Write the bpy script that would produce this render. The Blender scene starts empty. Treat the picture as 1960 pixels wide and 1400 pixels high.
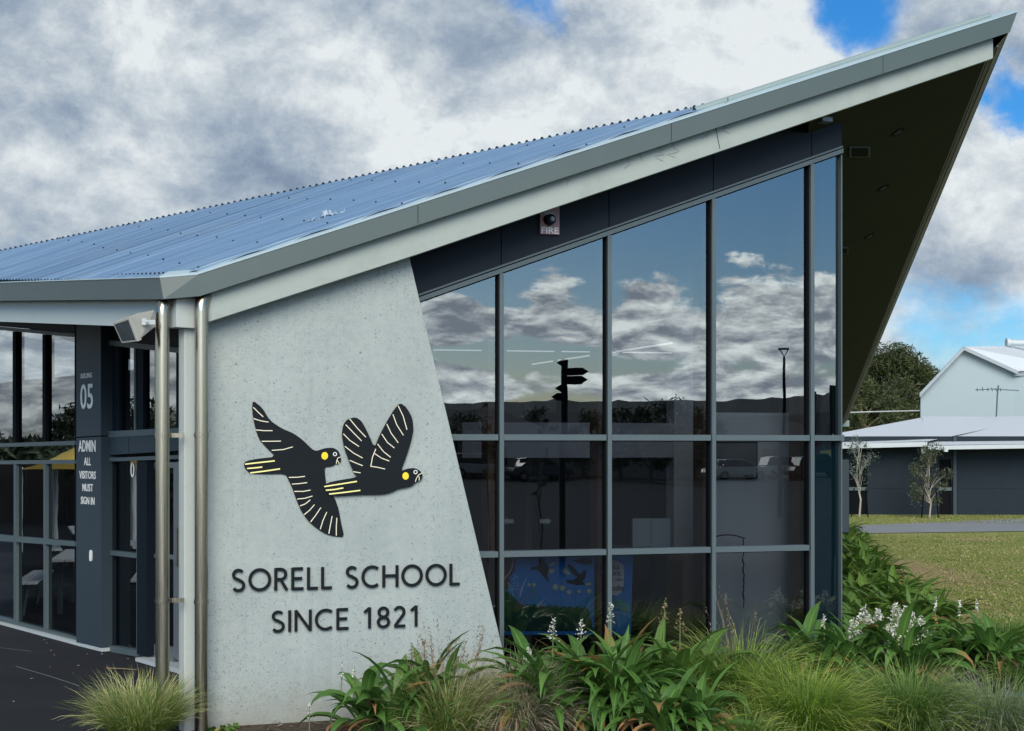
import bpy, bmesh, math, random
from mathutils import Vector, Matrix
from mathutils.geometry import tessellate_polygon
R = math.radians
C = bpy.context.scene.collection
sc = bpy.context.scene

# ------------------------------------------------------------------ camera, exposure
FPX = 2700.0; CX = 980.0; HY = 855.0; HC = 2.23
cd = bpy.data.cameras.new('camera'); cam = bpy.data.objects.new('camera', cd); C.objects.link(cam)
cam.location = (0, 0, HC); cam.rotation_euler = (R(90), 0, 0)
cd.lens = FPX/1960*36; cd.sensor_width = 36; cd.sensor_fit = 'HORIZONTAL'
cd.shift_y = 155/1960; cd.clip_start = 0.1; cd.clip_end = 5000
sc.camera = cam
vs = sc.view_settings
vs.view_transform = 'Standard'; vs.look = 'None'; vs.exposure = 0.0; vs.gamma = 1; vs.use_curve_mapping = False

def ray(px, py): return Vector(((px-CX)/FPX, 1.0, (HY-py)/FPX))
EYE = Vector((0, 0, HC))
def at(px, py, Y): return EYE + ray(px, py)*Y
def hit(px, py, p0, n):
    r = ray(px, py); t = (p0-EYE).dot(n)/r.dot(n); return EYE + r*t
def ground(px, py, z=0.0): return hit(px, py, Vector((0, 0, z)), Vector((0, 0, 1)))

# ------------------------------------------------------------------ frames (local x along wall, y inward, z up)
class Frame:
    def __init__(s, o, ang, out):
        s.o = Vector(o); s.u = Vector((math.cos(ang), math.sin(ang), 0)); s.n = Vector(out).normalized()
    def w(s, u, d, z): return s.o + s.u*u - s.n*d + Vector((0, 0, z))
    def px(s, px, py, d=0.0):
        p = hit(px, py, s.o - s.n*d, s.n); q = p - s.o
        return q.dot(s.u), p.z
    def pt(s, px, py, d=0.0): u, z = s.px(px, py, d); return s.w(u, d, z)
    def mirror(s, p, d=0.0):
        p = Vector(p); k = (p-(s.o - s.n*d)).dot(s.n); return p - s.n*2*k
ang = math.atan2(1, 3.27)
FW = Frame((-2.41, 11.2, 0), ang, (math.sin(ang), -math.cos(ang), 0))          # front wall (fin face)
angL = math.atan2(-1, .826)
FL = Frame((-3.65, 14.5, 0), angL, (-math.cos(angL+math.pi/2), -math.sin(angL+math.pi/2), 0))
if FL.n.y > 0: FL.n = -FL.n

# ------------------------------------------------------------------ node helpers
def newmat(name):
    m = bpy.data.materials.new(name); m.use_nodes = True
    nt = m.node_tree; b = nt.nodes['Principled BSDF']; return m, nt, b
def N(nt, t, **kw):
    n = nt.nodes.new(t)
    for k, v in kw.items():
        if k in n.inputs: n.inputs[k].default_value = v
        else: setattr(n, k, v)
    return n
def L(nt, a, b): nt.links.new(a, b)
def ramp(nt, fac, stops):
    r = nt.nodes.new('ShaderNodeValToRGB'); e = r.color_ramp.elements
    while len(e) < len(stops): e.new(0.5)
    for i, (p, c) in enumerate(stops):
        e[i].position = p; e[i].color = (c[0], c[1], c[2], 1) if hasattr(c, '__len__') else (c, c, c, 1)
    L(nt, fac, r.inputs[0]); return r.outputs[0]
def mixc(nt, fac, a, b, mode='MIX'):
    m = nt.nodes.new('ShaderNodeMix'); m.data_type = 'RGBA'; m.blend_type = mode
    for i, v in ((0, fac), (6, a), (7, b)):
        if isinstance(v, (int, float)): m.inputs[i].default_value = v
        elif isinstance(v, tuple): m.inputs[i].default_value = (*v[:3], 1)
        else: L(nt, v, m.inputs[i])
    return m.outputs[2]
def math_(nt, op, a, b=None, c=None, clamp=False):
    m = nt.nodes.new('ShaderNodeMath'); m.operation = op; m.use_clamp = clamp
    for i, v in enumerate((a, b, c)):
        if v is None: continue
        if isinstance(v, (int, float)): m.inputs[i].default_value = v
        else: L(nt, v, m.inputs[i])
    return m.outputs[0]
def noise(nt, vec, scale, detail=6, rough=.55, dist=0.0):
    n = N(nt, 'ShaderNodeTexNoise'); n.inputs['Scale'].default_value = scale; n.inputs['Detail'].default_value = detail
    n.inputs['Roughness'].default_value = rough; n.inputs['Distortion'].default_value = dist
    if vec is not None: L(nt, vec, n.inputs['Vector'])
    return n.outputs['Fac']
def bump(nt, b, h, strength=.3, dist=.01):
    n = nt.nodes.new('ShaderNodeBump'); n.inputs['Strength'].default_value = strength; n.inputs['Distance'].default_value = dist
    L(nt, h, n.inputs['Height']); L(nt, n.outputs[0], b.inputs['Normal'])
def obco(nt): return nt.nodes.new('ShaderNodeTexCoord').outputs['Object']
def mapping(nt, vec, sx=1, sy=1, sz=1, rz=0):
    m = nt.nodes.new('ShaderNodeMapping'); m.inputs['Scale'].default_value = (sx, sy, sz); m.inputs['Rotation'].default_value = (0, 0, rz)
    L(nt, vec, m.inputs['Vector']); return m.outputs[0]

# ------------------------------------------------------------------ world: clear sky and clouds at infinity
SUN_EL, SUN_AZ = R(33), R(176)        # azimuth measured from +Y towards +X: veiled sun behind the camera
world = bpy.data.worlds.new("World"); sc.world = world; world.use_nodes = True
wt = world.node_tree; wt.nodes.clear()
out = wt.nodes.new('ShaderNodeOutputWorld'); bg = wt.nodes.new('ShaderNodeBackground'); bg.inputs['Strength'].default_value = 0.1
L(wt, bg.outputs[0], out.inputs[0])
sky = wt.nodes.new('ShaderNodeTexSky'); sky.sky_type = 'NISHITA'; sky.sun_disc = False
sky.sun_elevation = SUN_EL; sky.sun_rotation = SUN_AZ; sky.air_density = 1.0; sky.dust_density = .6; sky.ozone_density = 2.0
hs = wt.nodes.new('ShaderNodeHueSaturation'); hs.inputs['Saturation'].default_value = 1.35; hs.inputs['Value'].default_value = 1.0; hs.inputs['Hue'].default_value = .49
L(wt, sky.outputs[0], hs.inputs['Color'])
tc = wt.nodes.new('ShaderNodeTexCoord'); D = tc.outputs['Generated']
sep = wt.nodes.new('ShaderNodeSeparateXYZ'); L(wt, D, sep.inputs[0])
dx, dy, dz = sep.outputs
# cloud layer seen in perspective
den = math_(wt, 'ADD', math_(wt, 'MAXIMUM', dz, 0.0), .22)
comb = wt.nodes.new('ShaderNodeCombineXYZ')
L(wt, math_(wt, 'DIVIDE', dx, den), comb.inputs[0]); L(wt, math_(wt, 'DIVIDE', dy, den), comb.inputs[1]); L(wt, math_(wt, 'MULTIPLY', dz, 2.0), comb.inputs[2])
cv = mapping(wt, D, 3.3, 3.3, 4.2)
n_big = noise(wt, cv, 1.3, 10, .58, .25)
n_med = noise(wt, cv, 4.0, 13, .68, .2)
def total(items, start):
    s = start
    for w, b in items: s = math_(wt, 'MULTIPLY_ADD', b, w, s)
    return s
def lifted(vec, z):
    a = wt.nodes.new('ShaderNodeVectorMath'); a.operation = 'ADD'; L(wt, vec, a.inputs[0]); a.inputs[1].default_value = (0, 0, z); return a.outputs[0]
n_up = noise(wt, lifted(cv, .06), 4.0, 13, .68, .2)
n_shade = noise(wt, mapping(wt, D, 3.8, 3.8, 6.0), 2.0, 11, .6, .15)
# behind the camera: flat cumulus bands near the horizon
mb_ = mapping(wt, D, 5.0, 5.0, 15.0)
b_big = noise(wt, mb_, 1.3, 10, .58, .2)
b_med = noise(wt, mb_, 3.4, 11, .64, .2)
b_up = noise(wt, lifted(mb_, .11), 3.4, 11, .64, .2)
wn = wt.nodes.new('ShaderNodeTexNoise'); wn.inputs['Scale'].default_value = 14; wn.inputs['Detail'].default_value = 7; wn.inputs['Roughness'].default_value = .6; L(wt, D, wn.inputs['Vector'])
wv = wt.nodes.new('ShaderNodeVectorMath'); wv.operation = 'MULTIPLY_ADD'; L(wt, wn.outputs['Color'], wv.inputs[0]); wv.inputs[1].default_value = (.085, .085, .085); wv.inputs[2].default_value = (-.0425, -.0425, -.0425)
wa = wt.nodes.new('ShaderNodeVectorMath'); wa.operation = 'ADD'; L(wt, D, wa.inputs[0]); L(wt, wv.outputs[0], wa.inputs[1]); DW = wa.outputs[0]
def blob(px, py, rad, back=None):
    d = ray(px, py).normalized()
    if back is not None:
        d = d - back.n*2*d.dot(back.n)
    v = wt.nodes.new('ShaderNodeVectorMath'); v.operation = 'DISTANCE'; L(wt, DW, v.inputs[0]); v.inputs[1].default_value = d
    m = wt.nodes.new('ShaderNodeMapRange'); m.interpolation_type = 'SMOOTHSTEP'
    L(wt, v.outputs['Value'], m.inputs[0]); m.inputs[1].default_value = 0; m.inputs[2].default_value = rad/FPX; m.inputs[3].default_value = 1; m.inputs[4].default_value = 0
    return m.outputs[0]
# coverage of the front sky: mostly cloud, open blue where the photo has it
cov = math_(wt, 'MULTIPLY_ADD', n_big, .9, .33)
cov = math_(wt, 'MULTIPLY_ADD', n_med, .35, cov)
cov = total([(-.50, blob(1640, -10, 190)), (-.62, blob(1930, 215, 150)), (-.42, blob(1020, -30, 170)), (-.30, blob(1800, 640, 230)), (-.34, blob(1960, 640, 160)),
             (-.16, blob(0, 430, 130)), (.3, blob(1450, 110, 190)), (.35, blob(1880, 340, 130)), (.2, blob(500, 200, 600)),
             (-.38, blob(400, -620, 640)), (-.30, blob(1500, -560, 420))], cov)
front_mask = N(wt, 'ShaderNodeMapRange', interpolation_type='SMOOTHSTEP'); L(wt, cov, front_mask.inputs[0])
front_mask.inputs[1].default_value = .52; front_mask.inputs[2].default_value = .84
# light and shade of the front clouds
sh = math_(wt, 'MULTIPLY_ADD', n_shade, 1.7, -.72)
sh = math_(wt, 'MULTIPLY_ADD', n_med, .55, sh)
sh = math_(wt, 'MULTIPLY_ADD', math_(wt, 'SUBTRACT', n_med, n_up), 1.05, sh)
sh = math_(wt, 'ADD', sh, .25)
sh = total([(.42, blob(700, 240, 230)), (.34, blob(1250, 90, 330)), (.25, blob(1500, 130, 200)), (.3, blob(260, 70, 90)), (.34, blob(1870, 340, 170)),
            (-.26, blob(480, 230, 260)), (-.20, blob(850, 60, 260)), (-.18, blob(110, 200, 200)), (-.28, blob(1790, 60, 130)), (.22, blob(1000, 200, 160)), (-.18, blob(560, 330, 90)), (.2, blob(1880, 720, 200)),
            (-.24, blob(1850, 520, 140))], sh)
fcol = ramp(wt, sh, [(.12, (2.3, 3.0, 4.1)), (.38, (3.3, 4.1, 5.1)), (.60, (4.7, 5.4, 6.1)), (1.0, (7.9, 8.4, 8.6))])
# back sky
elev = dz
c_b = math_(wt, 'MULTIPLY_ADD', b_big, 1.7, -.56)
c_b = math_(wt, 'MULTIPLY_ADD', b_med, .55, c_b)
sz = wt.nodes.new('ShaderNodeSeparateXYZ')
def band(z0, w_):
    m = wt.nodes.new('ShaderNodeMapRange'); m.interpolation_type = 'SMOOTHSTEP'; L(wt, math_(wt, 'ABSOLUTE', math_(wt, 'SUBTRACT', math_(wt, 'MULTIPLY_ADD', dx, .05, dz), z0)), m.inputs[0]); m.inputs[1].default_value = 0; m.inputs[2].default_value = w_; m.inputs[3].default_value = 1; m.inputs[4].default_value = 0
    return m.outputs[0]
c_b = total([(.24, band(.112, .022)), (.22, band(.070, .016)), (.20, band(.034, .016)), (-.26, band(.090, .012)), (-.22, band(.052, .010))], c_b)
low = N(wt, 'ShaderNodeMapRange', interpolation_type='SMOOTHSTEP'); L(wt, elev, low.inputs[0])
low.inputs[1].default_value = .085; low.inputs[2].default_value = .15; low.inputs[3].default_value = .1; low.inputs[4].default_value = -.32
c_b = math_(wt, 'ADD', c_b, low.outputs[0])
GB = FW
c_b = total([(.35, blob(860, 620, 120, GB)), (.3, blob(1040, 580, 130, GB)), (.42, blob(1430, 555, 140, GB)), (.3, blob(1250, 575, 80, GB)), (.25, blob(1570, 560, 90, GB)), (.3, blob(1210, 620, 90, GB)),
             (.42, blob(1340, 745, 75, GB)), (.3, blob(900, 760, 110, GB)), (.25, blob(1200, 790, 60, GB)), (.25, blob(1500, 670, 110, GB)), (-.32, blob(1430, 640, 70, GB)), (-.3, blob(1000, 700, 60, GB)),
             (-.22, blob(1150, 430, 160, GB)), (-.28, blob(1450, 400, 160, GB)), (.3, blob(60, 750, 260, FL)), (-.35, blob(30, 700, 50, FL)), (.25, blob(120, 670, 140, FL)), (.3, blob(260, 700, 120, FL))], c_b)
back_mask = N(wt, 'ShaderNodeMapRange', interpolation_type='SMOOTHSTEP'); L(wt, c_b, back_mask.inputs[0])
back_mask.inputs[1].default_value = .60; back_mask.inputs[2].default_value = .76
bs = math_(wt, 'MULTIPLY_ADD', b_med, 1.0, .22)
bs = math_(wt, 'MULTIPLY_ADD', math_(wt, 'SUBTRACT', b_med, b_up), 2.8, bs)
bs = math_(wt, 'SUBTRACT', bs, math_(wt, 'MULTIPLY', c_b, .28))
bs = total([(-.45, blob(870, 610, 110, GB)), (.2, blob(1430, 555, 150, GB)), (-.25, blob(1560, 740, 90, GB)), (.1, blob(80, 700, 120, FL)), (-.2, blob(280, 680, 50, FL))], bs)
bcol = ramp(wt, bs, [(.05, (5.5, 6.0, 6.9)), (.30, (9.0, 9.4, 10.0)), (.60, (15.0, 15.2, 15.0)), (.95, (22, 22, 21))])
# high sky overhead: broken bright cloud
hi = N(wt, 'ShaderNodeMapRange', interpolation_type='SMOOTHSTEP'); L(wt, dz, hi.inputs[0]); hi.inputs[1].default_value = .33; hi.inputs[2].default_value = .55
isback = N(wt, 'ShaderNodeMapRange', interpolation_type='SMOOTHSTEP'); L(wt, dy, isback.inputs[0]); isback.inputs[1].default_value = .68; isback.inputs[2].default_value = .58
mask = mixc(wt, isback.outputs[0], front_mask.outputs[0], back_mask.outputs[0])
ccol = mixc(wt, isback.outputs[0], fcol, bcol)
skyblue = mixc(wt, isback.outputs[0], mixc(wt, 1.0, hs.outputs[0], (.50, .90, 1.30), 'MULTIPLY'), mixc(wt, 1.0, hs.outputs[0], (.92, 1.0, 1.16), 'MULTIPLY'))
skycol = mixc(wt, mask, skyblue, ccol)
isg = N(wt, 'ShaderNodeMapRange', interpolation_type='SMOOTHSTEP'); L(wt, dy, isg.inputs[0]); isg.inputs[1].default_value = .15; isg.inputs[2].default_value = -.25
glow = math_(wt, 'MULTIPLY_ADD', isg.outputs[0], 1.0, 1.0)
vm = wt.nodes.new('ShaderNodeVectorMath'); vm.operation = 'SCALE'; L(wt, skycol, vm.inputs[0]); L(wt, glow, vm.inputs['Scale']); skycol = vm.outputs[0]
hicl = mixc(wt, ramp(wt, n_big, [(.38, 0), (.62, 1)]), hs.outputs[0], (6.0, 6.4, 7.0))
skycol = mixc(wt, hi.outputs[0], skycol, hicl)
L(wt, skycol, bg.inputs['Color'])

sd = bpy.data.lights.new('sun', 'SUN'); sd.energy = 3.4; sd.angle = R(40); sd.color = (1, .93, .80)
so = bpy.data.objects.new('sun', sd); C.objects.link(so)
sv = Vector((math.sin(SUN_AZ)*math.cos(SUN_EL), math.cos(SUN_AZ)*math.cos(SUN_EL), math.sin(SUN_EL)))
so.rotation_euler = (-sv).to_track_quat('-Z', 'Y').to_euler(); so.location = sv*50

# ------------------------------------------------------------------ mesh helpers
class MB:
    def __init__(s): s.v = []; s.f = []; s.m = []
    def face(s, pts, mi=0):
        i = len(s.v); s.v += [Vector(p) for p in pts]; s.f.append(tuple(range(i, i+len(pts)))); s.m.append(mi)
    def add(s, vs_, fs, mi=0):
        i = len(s.v); s.v += [Vector(p) for p in vs_]
        for f in fs: s.f.append(tuple(i+k for k in f)); s.m.append(mi)
    def hexa(s, p, mi=0):      # 8 points: bottom 4 (ccw), top 4
        s.add(p, [(3, 2, 1, 0), (4, 5, 6, 7), (0, 1, 5, 4), (1, 2, 6, 5), (2, 3, 7, 6), (3, 0, 4, 7)], mi)
    def box(s, c, sx, sy, sz, mi=0, rz=0):
        c = Vector(c); m = Matrix.Rotation(rz, 3, 'Z')
        q = [(-1, -1, -1), (1, -1, -1), (1, 1, -1), (-1, 1, -1), (-1, -1, 1), (1, -1, 1), (1, 1, 1), (-1, 1, 1)]
        s.hexa([c + m @ Vector((a*sx/2, b*sy/2, d*sz/2)) for a, b, d in q], mi)
    def fbox(s, F, u0, u1, d0, d1, z0, z1, mi=0):
        s.hexa([F.w(u0, d0, z0), F.w(u1, d0, z0), F.w(u1, d1, z0), F.w(u0, d1, z0), F.w(u0, d0, z1), F.w(u1, d0, z1), F.w(u1, d1, z1), F.w(u0, d1, z1)], mi)
    def fprism(s, F, poly, d0, d1, mi=0, side=None):
        side = mi if side is None else side
        n = len(poly); a = [F.w(u, d0, z) for u, z in poly]; b = [F.w(u, d1, z) for u, z in poly]
        tris = tessellate_polygon([[Vector((u, z, 0)) for u, z in poly]])
        i = len(s.v); s.v += a+b
        for t in tris:
            s.f.append(tuple(i+k for k in t)); s.m.append(mi)
            s.f.append(tuple(i+n+k for k in reversed(t))); s.m.append(mi)
        for k in range(n):
            s.f.append((i+k, i+(k+1) % n, i+n+(k+1) % n, i+n+k)); s.m.append(side)
    def tube(s, pts, r, seg=12, mi=0, cap=True):
        pts = [Vector(p) for p in pts]; n = len(pts)
        rs = r if hasattr(r, '__len__') else [r]*n
        i0 = len(s.v); prev = None
        for k, p in enumerate(pts):
            t = (pts[min(k+1, n-1)]-pts[max(k-1, 0)]).normalized()
            if prev is None:
                x = t.cross(Vector((0, 0, 1)));
                if x.length < .05: x = t.cross(Vector((1, 0, 0)))
            else: x = prev - t*prev.dot(t)
            x.normalize(); prev = x; y = t.cross(x)
            for j in range(seg):
                a = 2*math.pi*j/seg; s.v.append(p + (x*math.cos(a)+y*math.sin(a))*rs[k])
        for k in range(n-1):
            for j in range(seg):
                a = i0+k*seg+j; b = i0+k*seg+(j+1) % seg; s.f.append((a, b, b+seg, a+seg)); s.m.append(mi)
        if cap:
            s.f.append(tuple(i0+j for j in reversed(range(seg)))); s.m.append(mi)
            s.f.append(tuple(i0+(n-1)*seg+j for j in range(seg))); s.m.append(mi)
def wloc(o):
    v = Vector((0, 0, 0))
    while o is not None: v = v + Vector(o.location); o = o.parent
    return v
def build(name, mb, mats, parent=None, origin=None, smooth=False, bevel=0):
    me = bpy.data.meshes.new(name)
    o = bpy.data.objects.new(name, me); C.objects.link(o)
    if parent is not None: o.parent = parent; org = wloc(parent)
    else:
        org = Vector(origin) if origin is not None else Vector((0, 0, 0)); o.location = org
    me.from_pydata([v-org for v in mb.v], [], mb.f)
    for m in (mats if isinstance(mats, (list, tuple)) else [mats]): me.materials.append(m)
    me.polygons.foreach_set('material_index', mb.m)
    if smooth: me.polygons.foreach_set('use_smooth', [True]*len(me.polygons))
    me.update()
    bm = bmesh.new(); bm.from_mesh(me)
    if len(bm.faces) < 4000: bmesh.ops.recalc_face_normals(bm, faces=bm.faces)
    if smooth and bevel == 0: bmesh.ops.remove_doubles(bm, verts=bm.verts, dist=1e-5)
    bm.to_mesh(me); bm.free()
    if smooth:
        try: me.set_sharp_from_angle(angle=R(40))
        except Exception: pass
    if bevel:
        b = o.modifiers.new('bevel', 'BEVEL'); b.width = bevel; b.segments = 2; b.limit_method = 'ANGLE'; b.angle_limit = R(35)
    return o
def thing(name, label, cat, loc=(0, 0, 0), group=None):
    o = bpy.data.objects.new(name, None); C.objects.link(o); o.location = loc; o.empty_display_size = .2
    o['label'] = label; o['category'] = cat
    if group: o['group'] = group
    return o
def tag(o, label, cat, group=None):
    o['label'] = label; o['category'] = cat
    if group: o['group'] = group
    return o
def struct(o): o['kind'] = 'structure'; return o

# ------------------------------------------------------------------ materials
def plain(name, col, rough=.6, metal=0.0, var=.12, scale=3.0, bmp=0.0, spec=.5):
    m, nt, b = newmat(name); co = obco(nt)
    f = noise(nt, co, scale, 6, .6)
    c = mixc(nt, f, tuple(x*(1-var) for x in col), tuple(min(1, x*(1+var)) for x in col)); L(nt, c, b.inputs['Base Color'])
    b.inputs['Roughness'].default_value = rough; b.inputs['Metallic'].default_value = metal
    b.inputs['Specular IOR Level'].default_value = spec
    if bmp: bump(nt, b, noise(nt, co, scale*12, 4), bmp, .004)
    return m
def mat_concrete():
    m, nt, b = newmat('speckled_concrete'); co = obco(nt)
    big = noise(nt, co, .9, 6, .6); fine = noise(nt, co, 18, 5, .7)
    c = mixc(nt, ramp(nt, big, [(.3, 0), (.7, 1)]), (.285, .325, .312), (.365, .405, .382))
    c = mixc(nt, ramp(nt, fine, [(.35, .35), (.6, 0)]), c, (.22, .275, .28))
    def specks(scale, size, dens, seed):
        v = N(nt, 'ShaderNodeTexVoronoi'); v.inputs['Scale'].default_value = scale; v.inputs['Randomness'].default_value = 1
        mp = nt.nodes.new('ShaderNodeMapping'); mp.inputs['Location'].default_value = (seed, seed*.7, seed*1.3); L(nt, co, mp.inputs[0])
        wob = nt.nodes.new('ShaderNodeVectorMath'); wob.operation = 'ADD'; L(nt, mp.outputs[0], wob.inputs[0])
        nn = N(nt, 'ShaderNodeTexNoise'); nn.inputs['Scale'].default_value = 60; L(nt, co, nn.inputs['Vector'])
        sc_ = nt.nodes.new('ShaderNodeVectorMath'); sc_.operation = 'SCALE'; L(nt, nn.outputs['Color'], sc_.inputs[0]); sc_.inputs['Scale'].default_value = .012
        L(nt, sc_.outputs[0], wob.inputs[1]); L(nt, wob.outputs[0], v.inputs['Vector'])
        s = nt.nodes.new('ShaderNodeSeparateColor'); L(nt, v.outputs['Color'], s.inputs[0])
        clus = ramp(nt, noise(nt, mp.outputs[0], 1.6, 4, .6), [(.4, 0), (.62, 1)])
        on = math_(nt, 'LESS_THAN', s.outputs[0], math_(nt, 'MULTIPLY', clus, dens))
        rad = math_(nt, 'LESS_THAN', v.outputs['Distance'], math_(nt, 'MULTIPLY', s.outputs[1], size))
        return math_(nt, 'MULTIPLY', on, rad)
    s1 = specks(58, .42, .55, 3.1); s2 = specks(24, .24, .2, 7.7); s3 = specks(95, .5, .7, 1.3)
    sm = math_(nt, 'MAXIMUM', math_(nt, 'MULTIPLY', s1, .75), s2); sm = math_(nt, 'MAXIMUM', sm, math_(nt, 'MULTIPLY', s3, .5))
    c = mixc(nt, sm, c, (.15, .175, .19))
    # soft vertical weather streaks
    st = noise(nt, mapping(nt, co, 5, 5, .35), 1.2, 5, .6)
    c = mixc(nt, ramp(nt, st, [(.5, 0), (.8, .3)]), c, (.42, .47, .46))
    gz = nt.nodes.new('ShaderNodeNewGeometry'); gs = nt.nodes.new('ShaderNodeSeparateXYZ'); L(nt, gz.outputs['Position'], gs.inputs[0])
    spl = math_(nt, 'SUBTRACT', math_(nt, 'MULTIPLY', noise(nt, co, 5, 7, .7), .75), gs.outputs[2])
    c = mixc(nt, ramp(nt, spl, [(.05, 0), (.4, .5)]), c, (.20, .18, .145))
    run = noise(nt, mapping(nt, co, 9, 9, .22), 1.3, 6, .65)
    c = mixc(nt, ramp(nt, run, [(.56, 0), (.74, .35)]), c, (.24, .285, .28))
    L(nt, c, b.inputs['Base Color']); b.inputs['Roughness'].default_value = .75
    bump(nt, b, math_(nt, 'SUBTRACT', fine, sm), .25, .004); return m
def mat_painted(name, col, dirt=(.2, .2, .18), amt=.35, rough=.55):
    m, nt, b = newmat(name); co = obco(nt)
    a = noise(nt, co, 2.2, 8, .65); g = noise(nt, co, 30, 4, .6)
    c = mixc(nt, a, tuple(x*.93 for x in col), tuple(x*1.05 for x in col))
    c = mixc(nt, math_(nt, 'MULTIPLY', ramp(nt, a, [(.52, 0), (.8, 1)]), amt), c, dirt)
    c = mixc(nt, ramp(nt, g, [(.62, 0), (.75, .25)]), c, dirt)
    L(nt, c, b.inputs['Base Color']); b.inputs['Roughness'].default_value = rough; return m
def mat_roof():
    m, nt, b = newmat('corrugated_steel'); co = obco(nt)
    def dot(v):
        d = nt.nodes.new('ShaderNodeVectorMath'); d.operation = 'DOT_PRODUCT'; L(nt, co, d.inputs[0]); d.inputs[1].default_value = v; return d.outputs['Value']
    across = dot((.43, -.905, 0)); along = dot((.905, .43, .3))
    cb = nt.nodes.new('ShaderNodeCombineXYZ'); L(nt, math_(nt, 'MULTIPLY', across, 9.0), cb.inputs[0]); L(nt, math_(nt, 'MULTIPLY', along, .25), cb.inputs[1])
    st = noise(nt, cb.outputs[0], 1.0, 8, .75)
    c = mixc(nt, ramp(nt, st, [(.3, 0), (.7, 1)]), (.085, .165, .29), (.20, .32, .47))
    lap = math_(nt, 'LESS_THAN', math_(nt, 'FRACT', math_(nt, 'MULTIPLY', across, 1/.762)), .03); c = mixc(nt, math_(nt, 'MULTIPLY', lap, .6), c, (.04, .07, .12))
    rb = math_(nt, 'LESS_THAN', math_(nt, 'FRACT', math_(nt, 'MULTIPLY', across, 1/.228)), .12); c = mixc(nt, math_(nt, 'MULTIPLY', rb, .35), c, (.07, .12, .2))  # dark stripes along the ribs: shade of the corrugation put into the colour
    c = mixc(nt, ramp(nt, noise(nt, co, 1.1, 7, .65), [(.5, 0), (.8, .35)]), c, (.24, .32, .38))
    L(nt, c, b.inputs['Base Color']); b.inputs['Metallic'].default_value = .3; b.inputs['Roughness'].default_value = .45; return m
def mat_glass(name, refl=.42, tint=(.38, .42, .45), gl=(.86, .95, 1.0), wob=.03):
    m = bpy.data.materials.new(name); m.use_nodes = True; nt = m.node_tree; nt.nodes.clear()
    o = nt.nodes.new('ShaderNodeOutputMaterial'); mx = nt.nodes.new('ShaderNodeMixShader')
    t = nt.nodes.new('ShaderNodeBsdfTransparent'); t.inputs[0].default_value = (*tint, 1)
    g = nt.nodes.new('ShaderNodeBsdfGlossy'); g.inputs['Color'].default_value = (*gl, 1); g.inputs['Roughness'].default_value = 0.0
    bn = nt.nodes.new('ShaderNodeBump'); bn.inputs['Strength'].default_value = wob; bn.inputs['Distance'].default_value = .02
    L(nt, noise(nt, obco(nt), 1.3, 2, .5), bn.inputs['Height']); L(nt, bn.outputs[0], g.inputs['Normal'])
    fr = nt.nodes.new('ShaderNodeLayerWeight'); fr.inputs['Blend'].default_value = .25
    mx.inputs[0].default_value = refl
    fac = math_(nt, 'ADD', math_(nt, 'MULTIPLY', fr.outputs['Fresnel'], .5), refl-.08, clamp=True); L(nt, fac, mx.inputs[0])
    L(nt, t.outputs[0], mx.inputs[1]); L(nt, g.outputs[0], mx.inputs[2]); L(nt, mx.outputs[0], o.inputs[0]); return m
def mat_steel():
    m, nt, b = newmat('stainless_steel'); co = obco(nt)
    f = noise(nt, mapping(nt, co, 60, 60, 1.2), 1.5, 5, .6)
    L(nt, mixc(nt, f, (.22, .20, .15), (.47, .43, .34)), b.inputs['Base Color']); b.inputs['Metallic'].default_value = 1
    L(nt, ramp(nt, f, [(.2, .22), (.8, .36)]), b.inputs['Roughness']); return m
def mat_emit(name, col, s):
    m, nt, b = newmat(name); b.inputs['Base Color'].default_value = (*col, 1)
    b.inputs['Emission Color'].default_value = (*col, 1); b.inputs['Emission Strength'].default_value = s; return m
def mat_leaf(name, c1, c2, scale=6.0, trans=.25, rough=.5, tip=None, rib=False):
    m, nt, b = newmat(name); co = obco(nt)
    f = noise(nt, co, scale, 5, .65)
    g = nt.nodes.new('ShaderNodeNewGeometry')
    rnd = g.outputs['Random Per Island']
    c = mixc(nt, math_(nt, 'ADD', math_(nt, 'MULTIPLY', f, .5), math_(nt, 'MULTIPLY', rnd, .5)), c1, c2)
    if tip:
        uv = nt.nodes.new('ShaderNodeUVMap'); s = nt.nodes.new('ShaderNodeSeparateXYZ'); L(nt, uv.outputs[0], s.inputs[0])
        on = math_(nt, 'GREATER_THAN', rnd, tip[1])
        fac = math_(nt, 'MULTIPLY', ramp(nt, math_(nt, 'ADD', s.outputs[1], math_(nt, 'MULTIPLY', math_(nt, 'SUBTRACT', f, .5), .6)), [(tip[2], 0), (tip[2]+.2, 1)]), on)
        c = mixc(nt, fac, c, tip[0])
        if rib:
            q = math_(nt, 'ABSOLUTE', math_(nt, 'SUBTRACT', s.outputs[0], .5))
            c = mixc(nt, ramp(nt, q, [(.03, .35), (.09, 0)]), c, tuple(min(1, x*1.9) for x in c2))
    L(nt, c, b.inputs['Base Color']); b.inputs['Roughness'].default_value = rough
    tr = nt.nodes.new('ShaderNodeBsdfTranslucent'); L(nt, c, tr.inputs[0]); mx = nt.nodes.new('ShaderNodeMixShader'); mx.inputs[0].default_value = trans
    L(nt, b.outputs[0], mx.inputs[1]); L(nt, tr.outputs[0], mx.inputs[2]); L(nt, mx.outputs[0], nt.nodes['Material Output'].inputs[0]); return m
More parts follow.
